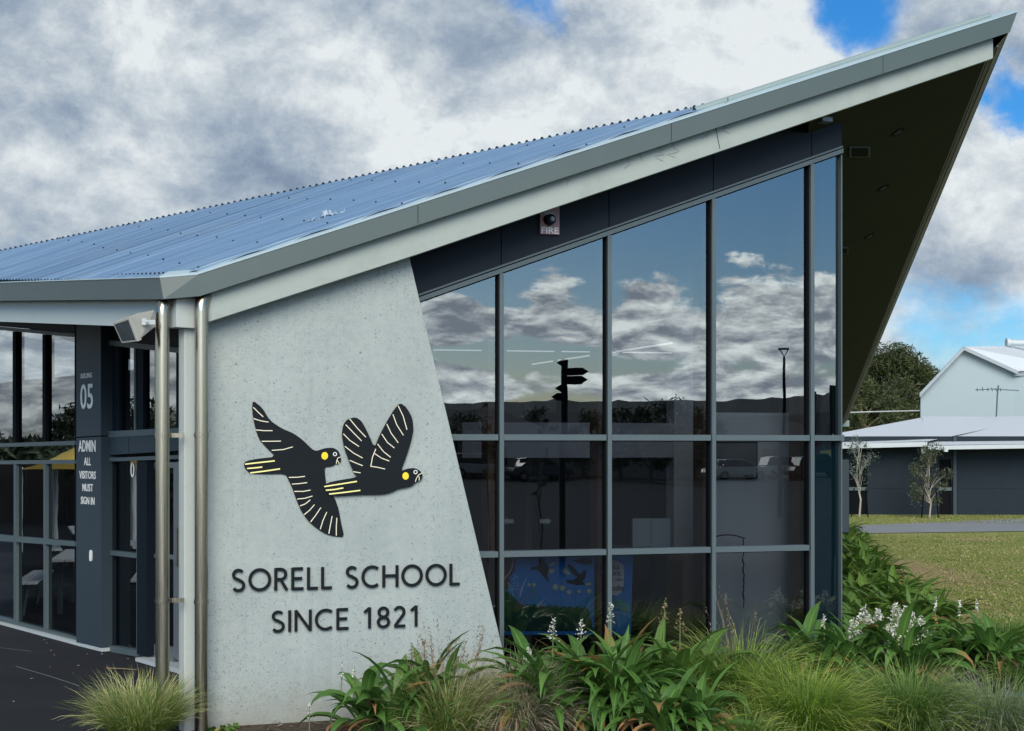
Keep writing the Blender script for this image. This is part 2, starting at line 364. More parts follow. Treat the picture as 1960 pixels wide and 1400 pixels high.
def mat_asphalt():
    m, nt, b = newmat('asphalt'); co = obco(nt)
    f = noise(nt, co, 60, 6, .75); g = noise(nt, co, .7, 6, .6); v = N(nt, 'ShaderNodeTexVoronoi'); v.inputs['Scale'].default_value = 90; L(nt, co, v.inputs['Vector'])
    c = mixc(nt, f, (.010, .011, .014), (.034, .037, .044)); c = mixc(nt, ramp(nt, g, [(.4, 0), (.75, .35)]), c, (.046, .049, .056))
    pale = noise(nt, mapping(nt, co, 1, 4, 1, .5), 1.2, 5, .6)
    c = mixc(nt, ramp(nt, pale, [(.62, 0), (.72, .22)]), c, (.07, .07, .07))
    L(nt, c, b.inputs['Base Color']); b.inputs['Roughness'].default_value = .9; b.inputs['Specular IOR Level'].default_value = .12; bump(nt, b, math_(nt, 'ADD', v.outputs['Distance'], f), .5, .004); return m
def mat_lawn():
    m, nt, b = newmat('mown_grass'); co = obco(nt)
    f = noise(nt, co, .35, 8, .65); g = noise(nt, mapping(nt, co, 3.5, 1.3, 1, .12), 1.0, 9, .78); h = noise(nt, mapping(nt, co, 9, 3.2, 1), 1.6, 6, .8)
    c = mixc(nt, ramp(nt, f, [(.35, 0), (.65, 1)]), (.16, .215, .04), (.29, .31, .085))
    c = mixc(nt, ramp(nt, g, [(.42, 0), (.62, .8)]), c, (.34, .31, .14))
    c = mixc(nt, ramp(nt, h, [(.36, .75), (.52, 0)]), c, (.05, .075, .016))
    # worn bare patch beside the planting
    def patch(px, py, rx, ry, rz):
        p = ground(px, py); mp = nt.nodes.new('ShaderNodeMapping'); mp.vector_type = 'TEXTURE'
        mp.inputs['Location'].default_value = p; mp.inputs['Scale'].default_value = (rx, ry, 50); mp.inputs['Rotation'].default_value = (0, 0, rz); L(nt, co, mp.inputs[0])
        ln = nt.nodes.new('ShaderNodeVectorMath'); ln.operation = 'LENGTH'; L(nt, mp.outputs[0], ln.inputs[0])
        return ramp(nt, math_(nt, 'ADD', ln.outputs['Value'], math_(nt, 'MULTIPLY', math_(nt, 'SUBTRACT', noise(nt, co, 1.1, 7, .7), .5), 1.6)), [(.45, .85), (1.15, 0)])
    bare = math_(nt, 'MAXIMUM', patch(1705, 1085, 1.3, 4.6, R(8)), patch(1770, 1155, 1.0, 2.2, R(10)))
    bare = math_(nt, 'MAXIMUM', bare, patch(1857, 1031, .9, .6, 0))
    c = mixc(nt, bare, c, (.36, .27, .16))
    L(nt, c, b.inputs['Base Color']); b.inputs['Roughness'].default_value = .95; b.inputs['Specular IOR Level'].default_value = .1
    bump(nt, b, math_(nt, 'ADD', h, g), .8, .03); return m
def mat_mulch():
    m, nt, b = newmat('garden_mulch'); co = obco(nt)
    v = N(nt, 'ShaderNodeTexVoronoi'); v.inputs['Scale'].default_value = 26; L(nt, mapping(nt, co, 1, 2.2, 1, .6), v.inputs['Vector'])
    c = mixc(nt, v.outputs['Color'], (.02, .015, .01), (.11, .08, .05)); s = nt.nodes.new('ShaderNodeSeparateColor'); L(nt, v.outputs['Color'], s.inputs[0])
    c = mixc(nt, s.outputs[0], (.022, .016, .011), (.10, .07, .045)); L(nt, c, b.inputs['Base Color']); b.inputs['Roughness'].default_value = .95
    bump(nt, b, v.outputs['Distance'], .9, .03); return m

M = {}
M['concrete'] = mat_concrete()
M['barge'] = mat_painted('grey_green_barge_paint', (.070, .100, .098), (.10, .12, .11), .3, .5)
M['barge_top'] = plain('pale_capping', (.22, .29, .29), .5)
M['capping'] = plain('bright_capping', (.36, .46, .50), .45)
M['eave'] = mat_painted('grey_eave_paint', (.065, .09, .09), (.12, .14, .13), .3, .5)
M['beam'] = mat_painted('pale_green_beam_paint', (.32, .365, .335), (.18, .19, .165), .45, .6)
M['beamL'] = mat_painted('pale_blue_beam_paint', (.42, .48, .47), (.3, .33, .32), .25, .6)
M['column'] = mat_painted('column_paint', (.45, .49, .47), (.25, .25, .22), .3, .55)
M['roof'] = mat_roof()
M['shade_joint'] = plain('dark_shade_and_joint', (.015, .03, .035), .8, spec=.1)
M['screw'] = plain('screw_head', (.02, .025, .04), .6)
M['soffit'] = plain('olive_soffit', (.034, .037, .020), .85, scale=1.0, var=.2, spec=.1)
M['soffit_edge'] = plain('dark_edge_fascia', (.13, .12, .10), .6)
M['clad'] = plain('charcoal_cladding', (.010, .016, .024), .6, var=.15, spec=.18)
M['panel'] = plain('slate_blue_panel', (.032, .050, .064), .55, var=.08, spec=.25)
M['darkrec'] = plain('dark_reveal', (.006, .011, .018), .7, spec=.15)
M['frame'] = plain('grey_window_frame', (.085, .115, .125), .5, .1, var=.1, spec=.3)
M['frame_dark'] = plain('black_window_gasket', (.004, .005, .007), .8, spec=.1)
M['door'] = plain('silver_door_frame', (.17, .19, .20), .45, .4)
M['sill'] = plain('pale_sill', (.42, .46, .47), .6)
M['glass'] = mat_glass('reflective_glass', .22, tint=(.29, .32, .35))
M['glassL'] = mat_glass('side_glass', .22, tint=(.25, .28, .31))
M['steel'] = mat_steel()
M['black'] = plain('black_sign_metal', (.006, .009, .012), .6, var=.2, spec=.15)
M['white'] = plain('white_paint', (.80, .80, .76), .55, var=.04)
M['cream'] = plain('cream_paint', (.75, .70, .52), .55, var=.04)
M['yellow'] = plain('yellow_paint', (.80, .62, .02), .5, var=.05)
M['lt_yellow'] = plain('pale_yellow_paint', (.85, .78, .30), .5, var=.05)
M['asphalt'] = mat_asphalt(); M['lawn'] = mat_lawn(); M['mulch'] = mat_mulch()
M['path'] = plain('grey_path', (.20, .21, .22), .85, scale=1.0, var=.25, bmp=.3)
M['timber'] = plain('brown_timber', (.24, .125, .07), .55, scale=4, var=.35)
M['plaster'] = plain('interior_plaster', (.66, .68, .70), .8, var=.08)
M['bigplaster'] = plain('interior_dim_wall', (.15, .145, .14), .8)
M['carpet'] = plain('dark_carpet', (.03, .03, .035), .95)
M['led'] = mat_emit('lit_tube', (1, .98, .93), .8)

# ------------------------------------------------------------------ ground
def sheet(name, poly, z, mat, sub=None):
    mb = MB(); mb.face([(x, y, z) for x, y in poly]); return struct(build(name, mb, mat))
S = 1500
sheet('ground', [(-S, -S), (S, -S), (S, S), (-S, S)], -.012, M['lawn'])
g1 = ground(345, 1400)
# asphalt forecourt left of the planting
sheet('forecourt', [(-60, -6), (-1.55, -6), (-1.75, 8.5), (-2.35, 10.6), (-2.35, 11.3), (0.5, 15.5), (-3, 40), (-60, 60)], -.004, M['asphalt'])
# road behind the photographer; dark asphalt ground added to darken the reflections
sheet('road', [(-200, -46), (260, -30), (260, -52), (-200, -68)], -.006, M['asphalt'])
sheet('added_dark_ground', [(-90, -46), (150, -38), (150, 6), (14, 10.2), (5.2, 10.4), (3.3, 9.0), (-1.5, 8.3), (-1.5, -5.2), (-60, -6.2)], -.0085, M['asphalt'])
sheet('footpath', [(-1.55, -20), (2.4, -20), (4.6, 8.2), (3.6, 8.9), (-1.62, 6.0)], -.003, M['asphalt'])
def gp(px, py): p = ground(px, py); return (p.x, p.y)
sheet('garden_bed', [(-2.32, 11.5), (-2.3, 10.6), (-1.7, 8.6), (3.4, 9.4), (4.6, 11.3), (5.35, 12.9), gp(1960, 1235), gp(1880, 1215), gp(1800, 1185), gp(1700, 1105), gp(1640, 1050), (6.0, 34), (2.6, 16)], .0, M['mulch'])
pp = [(1600, 1022), (1960, 1017), (2400, 1008), (2400, 985), (1960, 993), (1600, 1008)]
sheet('path', [gp(a, b) for a, b in pp], .002, M['path'])

# ------------------------------------------------------------------ school building
B = thing('school_building', 'grey school building with blue corrugated roof rising to a sharp overhanging point', 'building', (0, 12.5, 0))
# depths in the front frame (positive = inwards): fin face 0
D_BARGE, D_BEAM, D_FIN, D_GL = -.27, -.18, 0.0, .30
GU = lambda px, py=838: FW.px(px, py, D_GL)[0]
# fin
fin = [FW.px(*p, 0) for p in ((392, 640), (392, 600), (600, 540), (785, 485), (787, 497))]
uL = FW.px(393, 700)[0]; 
finpoly = [(uL, -.05), (FW.px(973, 1290)[0], -.05), FW.px(970, 1275), FW.px(785, 497), (FW.px(783, 480)), FW.px(600, 535), (uL, FW.px(393, 590)[1])]
mb = MB(); mb.fprism(FW, finpoly, 0, .24); build('concrete_panel', mb, M['concrete'], B, bevel=.008)
# beam: from px398 to px1901
def line_on(F, d, a, b): return F.px(*a, d), F.px(*b, d)
b0, b1 = line_on(FW, D_BEAM, (398, 617), (1901, 112))
t0, t1 = line_on(FW, D_BEAM, (398, 532), (1901, 48))
mb = MB(); mb.fprism(FW, [b0, FW.px(800, 487, D_BEAM), b1, t1, t0], D_BEAM, D_BEAM+.10)
# hairline joint in the beam
build('fascia_beam', mb, M['beam'], B, bevel=.004)
j0 = FW.px(1367, 232, D_BEAM); j1 = FW.px(1378, 286, D_BEAM); mb = MB()
mb.fprism(FW, [(j0[0]-.003, j0[1]), (j0[0]+.003, j0[1]), (j1[0]+.003, j1[1]), (j1[0]-.003, j1[1])], D_BEAM-.002, D_BEAM+.02); build('joint', mb, M['shade_joint'], B)
# barge
q0 = FW.px(379, 526, D_BARGE); q1 = FW.px(1947, 24, D_BARGE); r0 = FW.px(383, 567, D_BARGE); r1 = FW.px(1933, 62, D_BARGE)
mb = MB(); mb.fprism(FW, [r0, r1, q1, q0], D_BARGE, D_BARGE+.02)
mb.hexa([FW.w(r0[0], D_BARGE+.0205, r0[1]+.002), FW.w(r1[0], D_BARGE+.0205, r1[1]+.002), FW.w(r1[0], D_BEAM-.002, r1[1]+.05), FW.w(r0[0], D_BEAM-.002, r0[1]+.05), FW.w(r0[0], D_BARGE+.0205, r0[1]+.012), FW.w(r1[0], D_BARGE+.0205, r1[1]+.012), FW.w(r1[0], D_BEAM-.002, r1[1]+.06), FW.w(r0[0], D_BEAM-.002, r0[1]+.06)])
build('barge_board', mb, M['barge'], B)
for sx_ in (800, 1285, 1690):
    sy_ = 567-(sx_-383)*.3258; a_ = FW.px(sx_, sy_, D_BARGE); mb = MB(); hh_ = (q0[1]-r0[1]); mb.fbox(FW, a_[0]-.0025, a_[0]+.0025, D_BARGE-.0015, D_BARGE+.001, a_[1]+.004, a_[1]+hh_-.004); build('seam', mb, M['shade_joint'], B)
# capping on top of the barge: pale folded edge, widening into a roll towards the point
A3 = FW.w(q1[0], D_BARGE, q1[1]); R03 = FW.w(q0[0], D_BARGE, q0[1])
mb = MB()
hc_ = []
for zo, zi in ((.001, -.03), (.014, .062)):
    hc_ += [FW.w(q0[0], D_BARGE-.006, q0[1]+zo), FW.w(q1[0], D_BARGE-.006, q1[1]+zo), FW.w(q1[0], D_BARGE+.14, q1[1]+zi), FW.w(q0[0]-.02, D_BARGE+.14, q0[1]+zi)]
mb.hexa(hc_); build('capping', mb, M['capping'], B)
mb = MB(); c0 = FW.px(1330, 211, D_BARGE+.10); c1 = FW.px(1893, 32, D_BARGE+.10)
mb.tube([FW.w(c0[0], D_BARGE+.1, c0[1]-.01), FW.w(c1[0], D_BARGE+.1, c1[1])], .036, 20, cap=False)
mb.tube([FW.w(c0[0], D_BARGE+.1, c0[1]-.01), FW.w(c1[0], D_BARGE+.1, c1[1])], .029, 20, cap=False)
build('ridge_roll', mb, M['barge_top'], B, smooth=True)
# corner piece of the barge and the left eave
EAV = Frame(at(308, 700, 10.86).xy.to_3d(), angL, FL.n)
EAV.o.z = 0
ec_t, ec_b = EAV.px(306, 532), EAV.px(313, 573)
el_t, el_b = EAV.px(-420, 558), EAV.px(-420, 578)
ml_t, ml_b = EAV.px(0, 542), EAV.px(0, 576)
mb = MB(); mb.fprism(EAV, [el_b, ml_b, ec_b, ec_t, ml_t, el_t], 0, .02)
build('eave_board', mb, M['eave'], B)
mb = MB(); mb.fprism(EAV, [(el_t[0], el_t[1]+.001), (ml_t[0], ml_t[1]+.001), (ec_t[0], ec_t[1]+.001), (ec_t[0], ec_t[1]+.010), (ml_t[0], ml_t[1]+.010), (el_t[0], el_t[1]+.010)], -.006, .05)
build('capping', mb, M['capping'], B)
Ct, Cb = EAV.w(ec_t[0], 0, ec_t[1]), EAV.w(ec_b[0], 0, ec_b[1]); Rt, Rb = R03, FW.w(r0[0], D_BARGE, r0[1])
mb = MB(); inn = Vector((.2, .6, 0)).normalized()*.02
mb.hexa([Cb, Rb, Rb+inn, Cb+inn, Ct, Rt, Rt+inn, Ct+inn]); build('corner_board', mb, M['barge'], B)
mb = MB(); u3 = Vector((0, 0, .001)); i3 = Vector((.03, .13, .050)); mb.hexa([Ct+u3, Rt+u3, Rt+i3, Ct+i3]+[x+Vector((0, 0, .013)) for x in (Ct+u3, Rt+u3, Rt+i3, Ct+i3)]); build('capping', mb, M['capping'], B)
# roof planes
E3 = EAV.w(ml_t[0], 0, ml_t[1])
n1 = (A3-R03).cross(E3-R03).normalized()
if n1.z < 0: n1 = -n1
def onp(x, y): return Vector((x, y, R03.z - (n1.x*(x-R03.x)+n1.y*(y-R03.y))/n1.z))
rid0 = hit(0, 486, R03, n1); rid1 = hit(1345, 209, R03, n1)
rd = (rid1-rid0); rdn = rd.normalized()
rk = (A3-R03)
# intersection of ridge and rake lines in plan
def isect(p, d, q, e):
    den_ = d.x*e.y-d.y*e.x; t = ((q.x-p.x)*e.y-(q.y-p.y)*e.x)/den_; return p+d*t
Mp = isect(rid0, rd, R03 - FW.n*.06, rk)
ridL = rid0 - rdn*2.2
EL3 = EAV.w(el_t[0], 0, el_t[1])
lift = n1*.012
def corr_sheet(mb, poly, d, nrm, pitch=.076, amp=.011, seg=6, mi=0, off=0.0):
    """corrugated sheet over a convex polygon (3D points in one plane); ribs run along d"""
    d = d.normalized(); w = nrm.cross(d).normalized(); o = poly[0]
    q = [((p-o).dot(d), (p-o).dot(w)) for p in poly]; w0 = min(b for a, b in q); w1 = max(b for a, b in q)
    k = int((w1-w0)/pitch*seg); prev = None
    for i in range(1, k):
        v = w0 + (w1-w0)*i/k; us = []
        for j in range(len(q)):
            a, b = q[j], q[(j+1) % len(q)]
            if (a[1]-v)*(b[1]-v) < 0: us.append(a[0]+(b[0]-a[0])*(v-a[1])/(b[1]-a[1]))
        if len(us) < 2: prev = None; continue
        h = nrm*(math.cos(2*math.pi*v/pitch)*amp+off)
        cur = (o+d*min(us)+w*v+h, o+d*max(us)+w*v+h)
        if prev: 
            n0 = 10; 
            mb.add([prev[0], prev[1], cur[1], cur[0]], [(0, 1, 2, 3)], mi)
        prev = cur
ribdir = Vector((.905, .43, 0)); ribdir.z = -(n1.x*ribdir.x+n1.y*ribdir.y)/n1.z; ribdir.normalize()
mb = MB(); pin = Vector((.02, .05, 0))
poly = [Ct+pin, R03+pin, Mp, ridL, EL3+pin]
corr_sheet(mb, poly, ribdir, n1, off=-.014)
# roof screws: rows across the ribs, and a row on every crest along the eave
def inpoly(p, poly):
    c = False
    for i in range(len(poly)):
        a, b = poly[i], poly[(i+1) % len(poly)]
        if (a.y > p.y) != (b.y > p.y) and p.x < (b.x-a.x)*(p.y-a.y)/(b.y-a.y)+a.x: c = not c
    return c
wdir = n1.cross(ribdir).normalized(); rng = random.Random(4)
def screw(mb, p, r=.0085):
    mb.tube([p-n1*.004, p+n1*.009], r, 6, 1)
for i in range(0, 18):
    for j in range(-40, 40):
        p = poly[0] + ribdir*(.30+i*.56) + wdir*(.076*(7*j+3*(i % 2)))
        q = (p-poly[0]).dot(wdir); 
        if inpoly(p, poly): screw(mb, p-Vector(n1)*.004+wdir*rng.uniform(-.01, .01)+ribdir*rng.uniform(-.02, .02))
ed = (EL3-Ct); el_len = ed.length; k = 0.05
while k < el_len:
    p = Ct+pin+ed.normalized()*k + ribdir*.13
    screw(mb, p+n1*.006, .008); k += .0775
build('roof_sheet', mb, [M['roof'], M['screw']], B, smooth=True)
# far slope: ends of its corrugations show along the skyline
mb = MB(); back = Vector((-rdn.y, rdn.x, 0)).normalized()
if back.y < 0: back = -back
def wave_at(s, off): 
    return rid0 + rdn*s + Vector((0, 0, .010+.021*(1+math.cos(2*math.pi*s/.078))+off))
s0 = (ridL-rid0).dot(rdn); s1 = (Mp-rid0).dot(rdn); n = int((s1-s0)/.078*8); pv = None
slope_b = back*6.0 + Vector((0, 0, -.9))
for i in range(n+1):
    s = s0+(s1-s0)*i/n; t = wave_at(s, 0.0); lo = rid0+rdn*s+Vector((0, 0, -.012))
    cur = (lo-back*.0, t, t+slope_b*max(.03, min(1, (s1-s)/6-.15)))
    if pv: mb.face([pv[0], cur[0], cur[1], pv[1]], 1); mb.face([pv[1], cur[1], cur[2], pv[2]], 0)  # corrugation ends get a dark material: their shade put into the colour
    pv = cur
# thin pale flashing strip just below the scallops
mb.tube([rid0+rdn*s0-back*.035+Vector((0, 0, .004)), rid0+rdn*s1-back*.035+Vector((0, 0, .004))], .007, 6, 2)
build('back_roof_sheet', mb, [M['roof'], M['shade_joint'], M['barge_top']], B)
# right hand slope from the point
gdir = Vector((.174, 1, -.133))
B3 = A3 + gdir*24
mb = MB(); mb.face([Mp+Vector((0, 0, -.01)), A3+Vector((-.03, .05, -.03)), B3+Vector((-.03, 0, -.03))])
build('side_roof_sheet', mb, M['roof'], B)
# soffit and side fascia
S1 = FW.w(b1[0], D_BEAM+.101, b1[1]+.03); Sk = FW.w(*(lambda q: (q[0], D_BEAM+.101, q[1]+.03))(FW.px(1560, 228, D_BEAM)))
ns = (S1-Sk).cross(gdir).normalized()
if ns.z < 0: ns = -ns
def onsof(px, py): return hit(px, py, S1, ns)
mb = MB(); B3u = S1 + gdir*24.2
Sx = FW.w(FW.px(1925, 104, D_BEAM)[0], D_BARGE+.33, b1[1]+.10)
mb.hexa([Sk, S1, B3u, Sk+gdir*24.2, Sk+Vector((0, 0, .05)), S1+Vector((0, 0, .05)), B3u+Vector((0, 0, .05)), Sk+gdir*24.2+Vector((0, 0, .05))])
build('soffit', mb, M['soffit'], B)
mb = MB()
Ao = FW.w(r1[0], D_BARGE+.02, r1[1]); At = FW.w(q1[0], D_BARGE+.02, q1[1])
Bt = B3; Bo = B3+(Ao-At)*1.0
off = Vector((-.02, 0, 0))
mb.hexa([Ao, Bo, Bo+off, Ao+off, At, Bt, Bt+off, At+off])
# sloping underside from outer edge to the soffit
mb.face([Ao+Vector((0, 0, .005)), S1+Vector((0, 0, .012)), B3u+Vector((0, 0, .012)), Bo+Vector((0, 0, .005))])
a_ = S1+Vector((.005, 0, -.0)); 
for k, o_ in ((.0, .0), (.06, .02)):
    p0 = S1.lerp(Ao, .15+k*6)+Vector((0, 0, -.01)); p1 = B3u.lerp(Bo, .15+k*6)+Vector((0, 0, -.01)); mb.tube([p0, p1], .008, 6)
build('side_fascia', mb, M['soffit_edge'], B)
mb = MB(); Bc = (Bo+Bt)/2
mb.box((Bc.x-.12, Bc.y-.05, Bo.z-.04), .24, .25, .16); mb.box((Bc.x-.3, Bc.y+.05, Bo.z-.0), .3, .2, .18, 0)
build('gutter_end', mb, M['barge_top'], B)
for px, py, w in ((1718, 253, .078), (1690, 360, .078), (1664, 452, .078)):
    p = onsof(px, py); mb = MB()
    zz_ = ns; mb.tube([p+zz_*.03, p-zz_*.006], w, 28); mb2 = MB(); mb2.tube([p-zz_*.0065, p-zz_*.009], w*.5, 20); mb2.tube([p-zz_*.0092, p-zz_*.013], w*.22, 12)
    dl = build('downlight', mb, M['frame_dark'], B); build('lens', mb2, M['panel'], dl)
for cx_, cy_, wx, wy in ((1645, 290, 20, 10), (1614, 479, 9, 6)):
    def ring4(k): return [onsof(cx_+a*wx*k, cy_+b*wy*k) for a, b in ((-1, -1), (1, -1), (1, 1), (-1, 1))]
    q = ring4(1); mb = MB(); mb.hexa([x-ns*.012 for x in q]+[x+ns*.02 for x in q]); o_ = build('soffit_vent', mb, M['panel'], B)
    q = ring4(.78); mb = MB(); mb.hexa([x-ns*.016 for x in q]+[x-ns*.0125 for x in q]); build('grille', mb, M['frame_dark'], o_)
# ---- curtain wall
muls = [957.5, 1163.5, 1362.5, 1550.5]
zT1 = FW.px(1200, 838, D_GL)[1]
def head(u): 
    a = FW.px(808, 574, D_GL); b = FW.px(1608, 293, D_GL); return a[1]+(b[1]-a[1])*(u-a[0])/(b[0]-a[0])
def tran2(u):
    a = FW.px(940, 1061, D_GL); b = FW.px(1545, 1048, D_GL); return a[1]+(b[1]-a[1])*(u-a[0])/(b[0]-a[0])
uR = GU(1606.5); us_m = [GU(x) for x in muls]
uFinL = GU(790)-.3
bays = [uFinL]+us_m+[uR]
dG = D_GL+.02; prng = random.Random(31)
for i in range(len(bays)-1):
    a, b = bays[i], bays[i+1]
    rows = [(-.03, tran2), (tran2, None), (None, 'head')]
    z1 = [(-.03, -.03), (tran2(a), tran2(b)), (zT1, zT1), (head(a), head(b))]
    rng_rows = ((0, 1), (1, 2), (2, 3)) if i < 4 else ((0, 2), (2, 3))
    for r_, s_ in rng_rows:
        mb = MB(); e = .002
        ti = [prng.uniform(-.0012, .0012) for _ in range(3)]
        mb.face([FW.w(a, dG+ti[0], z1[r_][0]), FW.w(b, dG+ti[1], z1[r_][1]), FW.w(b, dG+ti[1]+ti[2], z1[s_][1]), FW.w(a, dG+ti[0]+ti[2], z1[s_][0])]); build('window_pane', mb, M['glass'], B)
# frames
mw = .019
for i, u in enumerate(us_m):
    mb = MB(); zt = head(u)-.012
    mb.fbox(FW, u-mw, u+mw, D_GL-.05, D_GL+.08, -.03, zt, 0); mb.fbox(FW, u-mw-.012, u-mw-.001, D_GL-.018, D_GL+.07, -.03, zt-.002, 1)  # black strip on the left: gasket plus the dark reflection beside it, as solid colour
    build('mullion', mb, [M['frame'], M['frame_dark']], B)
mb = MB()
ends = bays
for i in range(5):
    a = bays[i]+(mw+.001 if i else 0); b = bays[i+1]-(mw+.013 if i < 4 else 0)
    mb.fbox(FW, a, b, D_GL-.052, D_GL+.07, zT1-.026, zT1+.026); 
    mb.fbox(FW, a, b, D_GL-.015, D_GL+.07, zT1-.034, zT1-.027, 1)
mb.fbox(FW, uR-.02, uR+.02, D_GL-.056, D_GL+.07, zT1-.03, zT1+.03)
build('transom', mb, [M['frame'], M['frame_dark']], B)
mb = MB()
for i in range(4):
    a = bays[i]+(mw+.001 if i else 0); b = bays[i+1]-mw-.013
    mb.fprism(FW, [(a, tran2(a)-.026), (b, tran2(b)-.026), (b, tran2(b)+.024), (a, tran2(a)+.024)], D_GL-.047, D_GL+.07)
    mb.fprism(FW, [(a, tran2(a)-.034), (b, tran2(b)-.034), (b, tran2(b)-.027), (a, tran2(a)-.027)], D_GL-.015, D_GL+.07, 1)
build('transom', mb, [M['frame'], M['frame_dark']], B)
mb = MB(); a, b = uFinL, uR+.012
for z0, z1_, d0, mi in ((-.01, .030, -.055, 0), (-.020, -.011, -.02, 1), (.031, .040, -.03, 1), (.041, .058, -.045, 0)):
    mb.fprism(FW, [(a, head(a)+z0), (b, head(b)+z0), (b, head(b)+z1_), (a, head(a)+z1_)], D_GL+d0, D_GL+.07, mi)
build('window_head', mb, [M['frame'], M['frame_dark']], B)
mb = MB(); mb.fbox(FW, uR+.001, uR+.014, D_GL-.03, D_GL+.1, -.03, head(uR)-.02); build('corner_trim', mb, M['frame'], B)
# cladding above the windows
topz = lambda u: b0[1]+(b1[1]-b0[1])*(u-b0[0])/(b1[0]-b0[0])+.10
cl = [uFinL]+us_m+[uR+.012]
for i in range(5):
    a, b = cl[i]+.004, cl[i+1]-.004
    mb = MB(); mb.fprism(FW, [(a, head(a)+.06), (b, head(b)+.06), (b, topz(b)), (a, topz(a))], D_GL-.03, D_GL+.02); build('cladding_panel', mb, M['clad'], B)
mb = MB(); mb.fprism(FW, [(uFinL, head(uFinL)+.06), (uR, head(uR)+.06), (uR, topz(uR)), (uFinL, topz(uFinL))], D_GL+.03, D_GL+.10); build('wall', mb, M['frame_dark'], B)
# opaque backing behind last bay
mb = MB(); a, b = us_m[3]+mw+.003, uR-.002
mb.fbox(FW, a, b, D_GL+.05, D_GL+.10, -.03, zT1+.0); build('backing_panel', mb, plain('teal_backing', (.015, .10, .13), .5), B)
# side wall running back from the corner
P0 = FW.w(uR-.02, D_GL+.09, 0); gd = Vector((.174-.03, 1, 0)).normalized()
mb = MB(); sofz = lambda p: S1.z-((p.x-S1.x)*ns.x+(p.y-S1.y)*ns.y)/ns.z
P1 = P0+gd*22
q = [P0, P0+Vector((-.12, 0, 0)), P1+Vector((-.12, 0, 0)), P1]
mb.hexa([Vector((p.x, p.y, -.03)) for p in q]+[Vector((p.x, p.y, sofz(p)-.002)) for p in q])
build('side_wall', mb, M['clad'], B)
# interior shell
mb = MB(); iu0, iu1 = FW.px(800, 700, 0)[0]-1.0, uR-.14; dep = 7.4; iuF = uR+.43*7.0
zc = 3.9
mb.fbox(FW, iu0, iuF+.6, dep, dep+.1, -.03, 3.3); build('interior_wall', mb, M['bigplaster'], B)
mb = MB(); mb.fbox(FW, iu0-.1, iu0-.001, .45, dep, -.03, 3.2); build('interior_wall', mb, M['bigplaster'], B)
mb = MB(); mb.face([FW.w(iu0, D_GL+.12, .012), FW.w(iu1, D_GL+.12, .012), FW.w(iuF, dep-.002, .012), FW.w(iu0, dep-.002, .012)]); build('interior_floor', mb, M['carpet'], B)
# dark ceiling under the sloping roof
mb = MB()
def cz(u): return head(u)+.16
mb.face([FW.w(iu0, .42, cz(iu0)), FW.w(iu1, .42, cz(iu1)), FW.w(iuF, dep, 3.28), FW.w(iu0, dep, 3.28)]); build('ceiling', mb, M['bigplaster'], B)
# timber posts inside each mullion
for px in (940, 1148, 1347, 1531):
    u, _ = FW.px(px, 950, D_GL+.30); mb = MB(); mb.fbox(FW, u-.055, u+.055, D_GL+.2, D_GL+.42, .013, cz(u)-.02); build('timber_post', mb, M['timber'], B, bevel=.004)
# interior partition: bulkhead, jamb, wall piece
d_in = 2.2
mb = MB(); ja = FW.px(1290, 900, d_in)[0]; jb = FW.px(1334, 900, d_in)[0]; jz = FW.px(1290, 876, d_in)[1]
uu0 = FW.px(885, 900, d_in)[0]
mb.fbox(FW, ja, jb, d_in, d_in+.2, .013, 4.3); build('partition_pier', mb, M['plaster'], B)
mb = MB(); mb.fbox(FW, uu0, ja-.002, d_in+.004, d_in+.19, jz, FW.px(1200, 810, d_in)[1]); build('bulkhead', mb, plain('bulkhead_paint', (.55, .55, .60), .8), B)
d_w = .95
mb = MB(); a = FW.px(1366, 900, d_w)[0]; b = FW.px(1519, 900, d_w)[0]; mb.fbox(FW, a, b, d_w, d_w+.12, .013, FW.px(1400, 790, d_w)[1]); build('partition_wall', mb, M['plaster'], B)

# ------------------------------------------------------------------ left (entry) facade
def FLx(px, py, d=0.0): return FL.px(px, py, d)
def lbox(mb, pa, pb, ya, yb, d0, d1, mi=0, face=None):
    """box on the entry facade spanning px columns pa..pb; ya,yb = (y at pa, y at pb) for top and bottom edges"""
    f = d0
    u0 = FLx(pa, 900, f)[0]; u1 = FLx(pb, 900, f)[0]
    mb.fprism(FL, [(u0, FLx(pa, yb[0], f)[1]), (u1, FLx(pb, yb[1], f)[1]), (u1, FLx(pb, ya[1], f)[1]), (u0, FLx(pa, ya[0], f)[1])], d0, d1, mi)
def ln(a, b):  # line through two (x,y) -> function of x
    return lambda x: a[1]+(b[1]-a[1])*(x-a[0])/(b[0]-a[0])
l_base = ln((0, 1195), (195, 1244)); l_sill = ln((0, 1183), (143, 1220)); l_t3b = ln((0, 1036), (143, 1046)); l_t3t = ln((0, 1024), (143, 1037))
l_t2b = ln((0, 889), (143, 888)); l_t2t = ln((0, 882), (143, 880)); l_t1b = ln((0, 856), (143, 852)); l_t1t = ln((0, 849), (143, 844))
l_head = ln((0, 632), (143, 646)); l_headt = ln((0, 626), (143, 639)); 
XL = -420
def lb(mb, pa, pb, top, bot, d0, d1, mi=0): lbox(mb, pa, pb, (top(pa), top(pb)), (bot(pa), bot(pb)), d0, d1, mi)
lcon = lambda v: (lambda x: v)
l_up = ln((0, 560), (143, 560))
mb = MB(); lb(mb, XL, 143, l_up, lambda x: l_headt(x)-1, 0.0, .1); build('header_panel', mb, M['clad'], B)
mb = MB(); lb(mb, XL, 143, l_headt, l_head, -.04, .08)
lb(mb, XL, 143, l_t1t, l_t1b, -.035, .08); lb(mb, XL, 143, l_t2t, l_t2b, -.035, .08); lb(mb, XL, 143, l_t3t, l_t3b, -.035, .08)
lb(mb, XL, 143, l_sill, lambda x: l_sill(x)+7, -.04, .08); 
